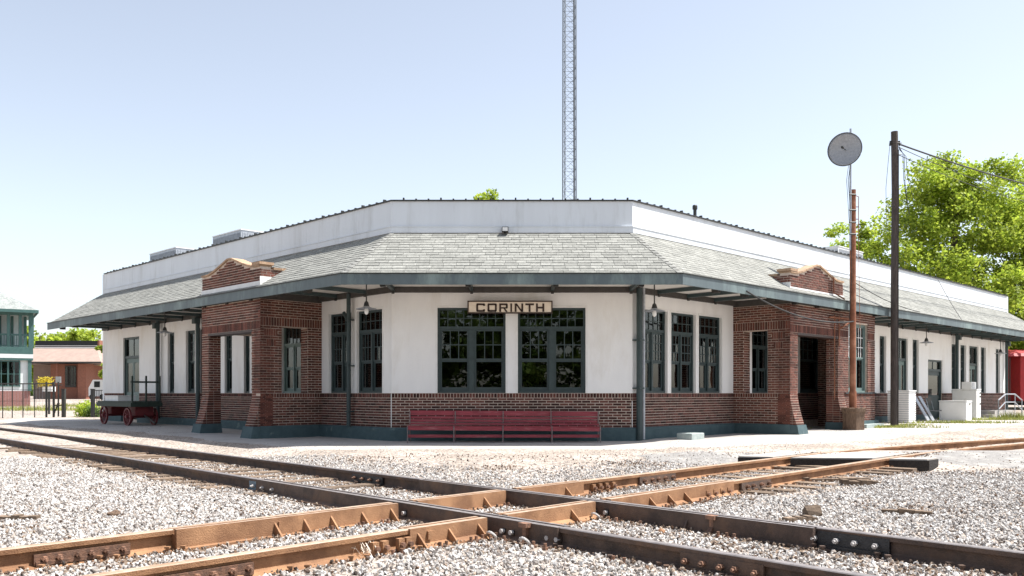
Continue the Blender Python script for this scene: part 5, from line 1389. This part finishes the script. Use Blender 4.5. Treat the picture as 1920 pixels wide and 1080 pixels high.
for px, lb in ((119.5, 'black square gate post left of the open path'), (174, 'black square gate post right of the open path')):
    mb = MB(); x = fxp(px); mb.box(x - .07, x + .07, FY - .07, FY + .07, -.1, zat(730.5, FY)); mb.box(x - .085, x + .085, FY - .085, FY + .085, zat(730.5, FY), zat(729, FY)); mb.build('gate_post', 'dark_metal', None, lb, 'gate post', 'posts of the gateway')
t = thing('iron_railing', 'short black picket railing between the gate post and the depot wall', 'railing', (fxp(184), FY, .09))
for px in (178, 181, 184, 187, 190, 193):
    mb = MB(); mb.tube([(fxp(px), FY, .05), (fxp(px), FY, zat(731, FY))], .013, 5); mb.build('picket', 'dark_metal', t)
mb = MB()
for py in (732, 776): mb.tube([(fxp(176), FY, zat(py, FY)), (fxp(196), FY, zat(py, FY))], .02, 5)
mb.build('rail', 'dark_metal', t)

# ------------------------------------------------------------------ two storey green and white house, left
HY = 69.0; hx = lambda px: (px - 960) / 1640 * HY; hz = lambda py: zat(py, HY)
GH = thing('porch_house', 'two storey white house with dark green porches and grey hip roof at the left edge', 'house', (hx(62), HY, .2))
GH.rotation_euler = (0, 0, R(32))
g0 = .1; xr = hx(62); xl = xr - 12
mb = MB(); mb.box(xl, xr - .2, HY + .1, HY + 8, g0, hz(733)); mb.build('brick_base', 'far_brick', GH)
mb = MB(); mb.box(xl, xr - .25, HY + .15, HY + 8, hz(733), hz(675)); mb.build('ground_floor_wall', 'house_white', GH)
mb = MB(); mb.box(xl, xr - .3, HY + 2.6, HY + 8, hz(652), hz(586)); mb.build('upper_wall', 'house_white', GH)
mb = MB(); mb.box(xl, xr, HY - .1, HY + 8, hz(664), hz(651)); mb.build('deck', 'house_green', GH)
mb = MB(); mb.box(xl, xr, HY - .12, HY + 8, hz(672), hz(664.5)); mb.build('band', 'house_white', GH)
mb = MB(); mb.box(xl, xr, HY - .11, HY + 8, hz(676), hz(672.3)); mb.box(xl, xr, HY - .1, HY + .2, hz(592), hz(585)); mb.build('beam', 'house_green', GH)
for px, wd in ((59, .36), (41, .22), (22, .22), (4, .22), (-20, .3)):
    mb = MB(); mb.box(hx(px) - wd / 2, hx(px) + wd / 2, HY - .05, HY + .2, hz(651), hz(592)); mb.build('porch_post', 'house_green', GH)
for px in (52, 30, 10):
    mb = MB(); mb.box(hx(px) - .12, hx(px) + .12, HY + 5, HY + 5.2, hz(651), hz(594)) if False else mb.box(hx(px) - .1, hx(px) + .1, HY + 2.3, HY + 2.5, hz(651), hz(590)); mb.build('porch_post', 'house_green', GH)
mb = MB(); mb.box(xl, xr - .3, HY + .02, HY + .1, hz(630), hz(627)); mb.box(xl, xr - .3, HY + .02, HY + .1, hz(650), hz(648)); mb.build('rail', 'house_green', GH)
mb = MB(); x = hx(-30)
i = 0
while x < xr - .4: mb.box(x, x + .05, HY + .04, HY + .08, hz(648), hz(630)); x += .17
mb.build('balusters', 'house_green', GH, kind='stuff')
for px0, px1 in ((-22, -2), (1, 20), (23, 39)):
    W_ = MB(); a, b = hx(px0), hx(px1); W_.box(a - .1, a, HY + .08, HY + .15, hz(725), hz(677)); W_.box(b, b + .1, HY + .08, HY + .15, hz(725), hz(677)); W_.box(a, b, HY + .08, HY + .15, hz(679), hz(677)); W_.box(a, b, HY + .08, HY + .15, hz(725), hz(723)); W_.box((a + b) / 2 - .03, (a + b) / 2 + .03, HY + .09, HY + .15, hz(723), hz(679)); W_.box(a, b, HY + .1, HY + .15, hz(702), hz(701))
    wo = W_.build('window', 'house_green', GH); m_ = MB(); m_.box(a, b, HY + .12, HY + .145, hz(723), hz(679)); m_.build('pane', 'glass', wo)
mb = MB(); mb.box(xr - .35, xr - .1, HY - .05, HY + .25, hz(733), hz(676)); mb.build('corner_post', 'house_green', GH)
ez = hz(583); xe = hx(62) + .3; 
mb = MB(); rp = [(xl - 1, HY - .7), (xe, HY - .7), (xe, HY + 9), (xl - 1, HY + 9)]; rdg = [(xl + 4, HY + 3.9), (xe - 5.1, HY + 3.9)]
zr = ez + 3.1
mb.poly([(x, y, ez) for x, y in rp] + [(x, y, zr) for x, y in rdg] , [(0, 1, 5, 4), (1, 2, 5), (2, 3, 4, 5), (3, 0, 4), (3, 2, 1, 0)]); mb.build('roof', 'far_shingle', GH)
mb = MB(); mb.box(xl - 1, xe + .02, HY - .75, HY - .7, ez - .22, ez + .02); mb.box(xe, xe + .05, HY - .7, HY + 9, ez - .22, ez + .02); mb.box(xl - 1, xe, HY - .69, HY + 9, ez - .1, ez - .02); mb.build('fascia', 'house_green', GH)

# ------------------------------------------------------------------ brown building with tan roof
BY = 110.0; bx_ = lambda px: (px - 960) / 1640 * BY; bz = lambda py: zat(py, BY)
BB = thing('brown_building', 'low brown brick building with wide tan hipped roof behind the fence', 'building', (bx_(120), BY, .45))
mb = MB(); mb.box(bx_(87), bx_(139), BY + 1, BY + 8, .3, bz(682)); mb.build('wall', 'brown_brick', BB)
mb = MB(); mb.box(bx_(147), bx_(162), BY - .1, BY + 2, .3, bz(682)); mb.build('wall', 'brown_brick', BB)
mb = MB(); mb.box(bx_(30), bx_(87), BY + 4, BY + 9, .3, bz(682)); mb.build('rear_wall', 'pink_roof', BB)
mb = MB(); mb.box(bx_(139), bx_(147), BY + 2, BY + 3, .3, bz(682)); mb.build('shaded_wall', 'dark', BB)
mb = MB(); mb.box(bx_(110), bx_(112.5), BY - .6, BY - .4, .3, bz(682)); mb.build('post', 'brown_brick', BB)
wf = MB(); a, b = bx_(115), bx_(136); wf.box(a, b, BY + .9, BY + .99, bz(726), bz(685)); wo = wf.build('window', 'beam', BB)
m_ = MB()
for i in range(4): m_.box(a + .1 + i * (b - a) / 4, a + (i + 1) * (b - a) / 4 - .06, BY + .87, BY + .895, bz(722), bz(688))
m_.build('pane', 'glass', wo)
mb = MB(); mb.poly([(bx_(0), BY - 1, bz(680)), (bx_(196), BY - 1, bz(680)), (bx_(192), BY + 10, bz(680)), (bx_(0), BY + 10, bz(680)), (bx_(0), BY + 3, bz(651)), (bx_(160), BY + 3, bz(651)), (bx_(160), BY + 6, bz(651)), (bx_(0), BY + 6, bz(651))], [(0, 1, 5, 4), (1, 2, 6, 5), (2, 3, 7, 6), (3, 0, 4, 7), (4, 5, 6, 7), (3, 2, 1, 0)]); mb.build('roof', 'pink_roof', BB)
mb = MB(); mb.box(bx_(0), bx_(196.5), BY - 1.05, BY - 1.0, bz(681.5), bz(678.5)); mb.build('gutter', 'beam', BB)
mb = MB(); mb.box(bx_(40), bx_(160), BY + 3, BY + 3.1, bz(650.5), bz(648.5)); mb.box(bx_(40), bx_(160), BY + 3, BY + 3.1, bz(646.5), bz(645.5)); mb.build('roof_rail', 'white_plain', BB)
mb = MB(); mb.box(bx_(40), bx_(160), BY + 3.2, BY + 5.5, bz(650), bz(636)); mb.build('roof_box', 'dark', BB)
mb = MB(); mb.box(bx_(160.3), bx_(164), BY + 3.2, BY + 5.5, bz(652), bz(635)); mb.build('chimney', 'brown_brick', BB)
# planter / mailbox with yellow shrub, blue grey bin
t = thing('white_planter', 'white box planter on a post behind the fence', 'planter', (fxp(92, 46), 46, .1))
xb = fxp(92, 46); mb = MB(); mb.box(xb - .25, xb + .25, 45.8, 46.2, zat(734, 46), zat(725, 46)); mb.build('box', 'white_plain', t); mb = MB(); mb.tube([(xb, 46, .0), (xb, 46, zat(734, 46))], .06, 8); mb.build('post', 'dark_metal', t)
bush(83, 716, 46, .42, 900, 'flower', 'rounded yellow shrub growing above the white planter box', .09, zz_=zat(724, 46), name='yellow_shrub', cat='shrub')
# notice post
t = thing('notice_post', 'small blue-grey sign on a post behind the fence', 'sign', (fxp(109, 47), 47, .1)); xb = fxp(109, 47)
mb = MB(); mb.box(xb - .14, xb + .14, 47, 47.04, zat(718, 47), zat(706, 47)); mb.build('panel', 'galv', t); mb = MB(); mb.tube([(xb, 47.05, 0), (xb, 47.05, zat(706, 47))], .025, 6); mb.build('post', 'dark_metal', t)
# white van-like trailer shelves far
t = thing('parked_van', 'white parked van beside the depot corner seen past the brown building', 'van', (bx_(180) * .9, 100, .4)); vx0, vx1 = (166 - 960) / 1640 * 100, (200 - 960) / 1640 * 100
zv = lambda py: zat(py, 100)
mb = MB(); mb.poly([(vx0, 100, zv(743)), (vx1, 100, zv(743)), (vx1, 100, zv(712)), (vx0 + .5, 100, zv(712)), (vx0, 100, zv(727)), (vx0, 102, zv(743)), (vx1, 102, zv(743)), (vx1, 102, zv(712)), (vx0 + .5, 102, zv(712)), (vx0, 102, zv(727))], [(0, 1, 2, 3, 4), (9, 8, 7, 6, 5), (0, 5, 6, 1), (1, 6, 7, 2), (2, 7, 8, 3), (3, 8, 9, 4), (4, 9, 5, 0)]); mb.build('body', 'white_plain', t)
for px in (173, 192):
    mb = MB(); mb.lathe(((px - 960) / 1640 * 100, 99.95, .75), [(.0, 0), (.33, 0), (.33, .2), (0, .2)], 14, axis='y'); mb.build('wheel', 'dark', t)
mb = MB(); mb.box(vx0 + .65, vx0 + 1.3, 99.97, 99.99, zv(726), zv(715)); mb.build('window', 'dark', t)

# ------------------------------------------------------------------ baggage cart, left
CT = thing('baggage_cart', 'old green and red baggage wagon standing by the left wing wall', 'wagon', (-13.35, 30.45, .1), rz=R(135), world=False)
# local x along the wing, local y across
L_, Wd = 3.1, 1.0; zd = .78
for i in range(7):
    mb = MB(); y = -Wd / 2 + i * Wd / 7; mb.box(-L_ / 2, L_ / 2, y, y + Wd / 7 - .01, zd, zd + .045); mb.build('deck_board', 'cart_green', CT)
mb = MB(); mb.box(-L_ / 2, L_ / 2, -Wd / 2 - .03, -Wd / 2 + .03, zd - .14, zd - .002); mb.box(-L_ / 2, L_ / 2, Wd / 2 - .03, Wd / 2 + .03, zd - .14, zd - .002); mb.box(-L_ / 2, -L_ / 2 + .08, -Wd / 2 + .03, Wd / 2 - .03, zd - .14, zd - .002); mb.box(L_ / 2 - .08, L_ / 2, -Wd / 2 + .03, Wd / 2 - .03, zd - .14, zd - .002); mb.build('frame', 'cart_green', CT)
for k, xe_ in enumerate((-L_ / 2 + .06,)):
    for y in (-Wd / 2 + .04, 0, Wd / 2 - .04):
        mb = MB(); mb.box(xe_ - .025, xe_ + .025, y - .025, y + .025, zd + .045, zd + .9); mb.build('stake', 'cart_green', CT)
    mb = MB(); mb.box(xe_ + .026, xe_ + .05, -Wd / 2, Wd / 2, zd + .66, zd + .72); mb.build('end_rail', 'cart_green', CT)
wheel_me = None
def wheel(xc, yc, r_):
    mb = MB(); n = 24; pts = []
    for (rr_, yy) in ((r_, -.03), (r_, .03), (r_ - .05, .03), (r_ - .05, -.03)):
        for j in range(n): a = 2 * math.pi * j / n; pts.append((xc + rr_ * math.cos(a), yc + yy, r_ + rr_ * math.sin(a)))
    mb.poly(pts, [(i * n + j, i * n + (j + 1) % n, ((i + 1) % 4) * n + (j + 1) % n, ((i + 1) % 4) * n + j) for i in range(4) for j in range(n)])
    wo = mb.build('wheel', 'cart_red', CT)
    mb = MB()
    for j in range(10):
        a = 2 * math.pi * j / 10; mb.tube([(xc, yc, r_), (xc + (r_ - .04) * math.cos(a), yc, r_ + (r_ - .04) * math.sin(a))], .018, 5)
    mb.build('spokes', 'cart_red', wo); mb = MB(); mb.tube([(xc, yc - .07, r_), (xc, yc + .07, r_)], .06, 10); mb.build('hub', 'cart_red', wo)
for xc, r_ in ((-L_ / 2 + .5, .30), (L_ / 2 - .5, .33)):
    for yc in (-Wd / 2 + .06, Wd / 2 - .06): wheel(xc, yc, r_)
    mb = MB(); mb.box(xc - .05, xc + .05, -Wd / 2 + .1, Wd / 2 - .1, r_ - .04, r_ + .04); mb.box(xc - .3, xc + .3, -.3, .3, r_ + .04, zd - .14); mb.build('axle', 'cart_red', CT)
mb = MB(); mb.tube([(-L_ / 2 + .2, 0, .35), (-L_ / 2 - .75, .1, .15), (-L_ / 2 - .9, .1, .12)], .03, 6); mb.build('tow_bar', 'dark_metal', CT)
wp = Matrix.Rotation(R(135), 3, 'Z')
def cart_world(v): r_ = wp @ Vector(v); return (r_.x - 13.35, r_.y + 30.45, r_.z + .1)
t = thing('white_crate', 'white flat crate lying on the deck of the baggage wagon', 'crate', cart_world((.75, 0, zd + .045)), rz=R(135), world=False)
mb = MB(); mb.box(-.6, .6, -.3, .3, .002, .16); mb.build('box', 'white_plain', t); mb = MB(); mb.box(-.62, .62, -.32, .32, .162, .19); mb.build('lid', 'white_plain', t)

# ------------------------------------------------------------------ clutter by the right wing
def RP_(px, o):
    P = PL(*sub(RW, 0, o), RW.d, RW.n); return P, P.sx(px)
# slatted white cabinet
P, s0 = RP_(1704, 1.25); t = thing('slatted_cabinet', 'tall white slatted cabinet standing right beside the wooden utility pole', 'cabinet', P.p(s0, 0, .09))
s1 = s0 + .66; zc0, zc1 = .1, 1.28
mb = MB(); P.bx(mb, s0 + .02, s1 - .02, -.75, -.02, zc0, zc1 - .02); mb.build('body', 'galv', t)
z = zc0 + .05
while z < zc1 - .06:
    mb = MB(); P.bx(mb, s0, s1, -.02, .0, z, z + .06); P.bx(mb, s0 - .0, s0 + .02, -.75, -.02, z, z + .06); mb.build('slat', 'white_plain', t); z += .08
mb = MB(); P.bx(mb, s0 - .02, s1 + .02, -.77, .02, zc1 - .02, zc1 + .02); mb.build('top', 'white_plain', t)
# leaning boards
for k, (px, lb) in enumerate(((1727, 'grey board leaning against the wing wall next to the slatted cabinet, nearer one'), (1736, 'grey board leaning against the wing wall, the one farther from the slatted cabinet'))):
    P, s_ = RP_(px, .75); mb = MB(); w_ = .28
    mb.hexa([P.p(s_, .25, .08), P.p(s_ + w_, .25, .08), P.p(s_ + w_, .28, .08), P.p(s_, .28, .08), P.p(s_ - .1, -.28, 1.08), P.p(s_ + w_ - .1, -.28, 1.08), P.p(s_ + w_ - .1, -.25, 1.08), P.p(s_ - .1, -.25, 1.08)])
    mb.build('leaning_board', 'galv', None, lb, 'board', 'boards leaning on the wall')
# metal chair
P, s_ = RP_(1752, .8); t = thing('metal_chair', 'bent tubular metal chair before the low green door', 'chair', P.p(s_, 0, .09))
for d_ in (0, .5):
    mb = MB(); mb.tube([P.p(s_ + d_, .35, .1), P.p(s_ + d_ - .0, .25, .12), P.p(s_ + d_, .20, .5), P.p(s_ + d_, -.2, .52), P.p(s_ + d_, -.32, 1.0)], .018, 6); mb.tube([P.p(s_ + d_, .25, .11), P.p(s_ + d_, -.35, .11)], .018, 6); mb.build('leg_frame', 'galv', t)
mb = MB(); P.bx(mb, s_, s_ + .5, -.2, .2, .50, .53); mb.build('seat', 'dark_metal', t); mb = MB(); P.bx(mb, s_, s_ + .5, -.31, -.28, .72, 1.02); mb.build('backrest', 'dark_metal', t)
# chest freezer + washing machine + boxes
def appliance(px, o, ln, dp, h, name, label, cat, dials=False, zb=.09):
    P, s_ = RP_(px, o); t = thing(name, label, cat, P.p(s_, 0, zb)); mb = MB(); P.bx(mb, s_, s_ + ln, -dp, 0, zb + .03, h); b_ = mb.build('cabinet', 'white', t)
    bv = b_.modifiers.new('bevel', 'BEVEL'); bv.width = .02; bv.segments = 2
    mb = MB(); P.bx(mb, s_ - .01, s_ + ln + .01, -dp - .01, .012, h + .005, h + .05); b2 = mb.build('lid', 'white', t)
    mb = MB(); P.bx(mb, s_ + .05, s_ + ln - .05, -dp + .05, -.05, zb - .05, zb + .03); mb.build('foot', 'dark_metal', t)
    return P, s_, t
P, s_, t = appliance(1812, 1.9, .62, 1.0, .86, 'chest_freezer', 'low white chest freezer standing outside the right wing', 'freezer')
mb = MB(); P.bx(mb, s_ + .25, s_ + .4, .012, .04, .76, .80); mb.build('handle', 'dark_metal', t)
P, s_, t = appliance(1831, 1.35, .55, .95, 1.32, 'washing_machine', 'taller white washing machine behind the low chest freezer', 'washing machine')
for z in (.75, 1.05, 1.2): mb = MB(); c_ = P.p(s_ + .4, .0, z); mb.tube([c_, (c_[0] + RW.n.x * .03, c_[1] + RW.n.y * .03, z)], .035, 10); mb.build('dial', 'dark_metal', t)
P, s_ = RP_(1800, 1.1); t = thing('window_air_conditioner', 'white window air conditioner set on top of the washing machine', 'air conditioner', P.p(s_, 0, 1.37)); P, s_ = RP_(1822, 1.2)
mb = MB(); P.bx(mb, s_ + .03, s_ + .62, -.4, -.02, 1.375, 1.66); mb.build('case', 'white', t); mb = MB()
for i in range(7): P.bx(mb, s_ + .06, s_ + .4, -.02, -.005, 1.40 + i * .033, 1.415 + i * .033)
mb.build('grille', 'galv', t)
# steps and railing at far right
P, s_ = RP_(1852, 1.3); t = thing('concrete_steps', 'low concrete steps with a bent pipe handrail at the far end of the right wing', 'steps', P.p(s_, 0, .09)); s_ += .6
for i in range(3): mb = MB(); P.bx(mb, s_ + .35 * i, s_ + 3.4, -1.1, -.1, -.05 + .16 * i, .11 + .16 * i - (.002)); mb.build('tread', 'concrete', t)
def rail_pt(px, py, o=1.25): P_, a = RP_(px, o); pt = P_.p(a, 0, 0); return Vector((pt[0], pt[1], zat(py, pt[1])))
for off in (0,):
    A_, B_, C_, D_ = rail_pt(1872, 785), rail_pt(1872, 750), rail_pt(1885, 739), rail_pt(1903, 739); E_ = rail_pt(1916, 750)
    mb = MB(); mb.tube([A_, B_, C_, D_, E_, rail_pt(1916, 780)], .03, 6); mb.tube([rail_pt(1873, 767), rail_pt(1885, 754), rail_pt(1903, 754), rail_pt(1915, 767)], .025, 6); mb.tube([C_, rail_pt(1885, 776)], .02, 6); mb.tube([D_, rail_pt(1903, 776)], .02, 6)
    mb.build('handrail', 'galv', t)
# slab by the stump: low concrete curb
P, s_ = RP_(1622, 2.05); mb = MB(); P.bx(mb, s_, s_ + 1.3, -.28, .05, -.05, .24); mb.build('curb_block', 'step', None, 'pale concrete block at the brick base between the stump and the wooden pole', 'concrete block')
P, s_ = RP_(1650, 2.0); mb = MB(); P.bx(mb, s_ + .2, s_ + 1.3, -.28, .05, -.05, .18); mb.build('curb_block', 'concrete', None, 'brownish concrete slab against the foot of the wooden utility pole', 'concrete block')

# ------------------------------------------------------------------ red caboose
CY = 56.0; cx = lambda px: (px - 960) / 1640 * CY; cz = lambda py: zat(py, CY)
CB = thing('red_caboose', 'bright red railway caboose beyond the far right end of the depot', 'railway carriage', (cx(1930), CY, .1))
x0_ = cx(1887)
mb = MB(); mb.box(x0_ + .9, x0_ + 10, CY, CY + 3, cz(752), cz(668)); mb.build('body', 'caboose', CB)
mb = MB(); n = 8; pts = []
for i in range(n + 1):
    a = math.pi * i / n; pts.append((CY + 1.5 - 1.75 * math.cos(a), cz(668) + .5 * math.sin(a)))
pp = [(x0_, y, z) for y, z in pts] + [(x0_ + 10.5, y, z) for y, z in pts]; k = n + 1
mb.poly(pp, [tuple(range(k)), tuple(range(2 * k - 1, k - 1, -1))] + [(i, (i + 1) % k, k + (i + 1) % k, k + i) for i in range(k)]); mb.build('roof', 'caboose', CB)
mb = MB(); mb.box(x0_ + .2, x0_ + .9, CY, CY + 3, cz(756), cz(752)); mb.build('platform', 'dark_metal', CB)
mb = MB(); 
for y in (CY + .05, CY + 2.95): mb.tube([(x0_ + .25, y, cz(752)), (x0_ + .25, y, cz(670))], .03, 6)
mb.tube([(x0_ + .25, CY + .05, cz(712)), (x0_ + .25, CY + 2.95, cz(712))], .03, 6); mb.build('railing', 'dark_metal', CB)
for a in (1.5, 3.4):
    mb = MB(); mb.box(x0_ + a, x0_ + a + .9, CY - .04, CY - .001, cz(712), cz(684)); wo = mb.build('window', 'dark_metal', CB); mb = MB(); mb.box(x0_ + a + .07, x0_ + a + .83, CY - .06, CY - .041, cz(709), cz(687)); mb.build('pane', 'glass', wo)
mb = MB(); mb.box(x0_ + 1.2, x0_ + 9.5, CY + .3, CY + 2.7, cz(760), cz(752.5)); mb.build('underframe', 'dark', CB)
for a in (2.0, 3.7, 7, 8.7):
    mb = MB(); mb.lathe((x0_ + a, CY + .3, .55), [(0, 0), (.42, 0), (.42, .12), (0, .12)], 18, axis='y'); mb.build('wheel', 'dark_metal', CB)
t = thing('brick_building', 'small red brick building far behind the caboose', 'building', (cx(1960) * 1.35, 90, .3)); fx9 = lambda px: (px - 960) / 1640 * 88
mb = MB(); mb.box(fx9(1896), fx9(2050), 88, 96, 0, zat(638, 88)); mb.build('wall', 'far_brick', t); mb = MB(); mb.box(fx9(1895), fx9(2051), 87.9, 96.1, zat(638, 88), zat(636, 88)); mb.build('roof', 'flat_roof', t)
mb = MB(); mb.box(fx9(1908), fx9(1916), 87.9, 87.99, zat(652, 88), zat(643, 88)); mb.build('window', 'white_plain', t)

# ------------------------------------------------------------------ far treeline, one mass on the horizon
V, Fc = [], []; rg = np.random.default_rng(99)
for i in range(900):
    x = rg.uniform(-330, 330); y = 230 + rg.uniform(-8, 8); h = 7 + 3 * math.sin(x * .11) + 2 * math.sin(x * .037 + 1)
    leafquads(V, Fc, (x, y, .4 + h * rg.uniform(.15, .9)), (3, 2, 1.6), 14, 2.4, rg)
m_ = MB(); m_.v = V; m_.f = Fc; m_.mi = [0] * len(Fc); m_.build('distant_woods', 'leaf2', None, 'distant belt of woods on the horizon', 'woods', kind='stuff', recalc=False)
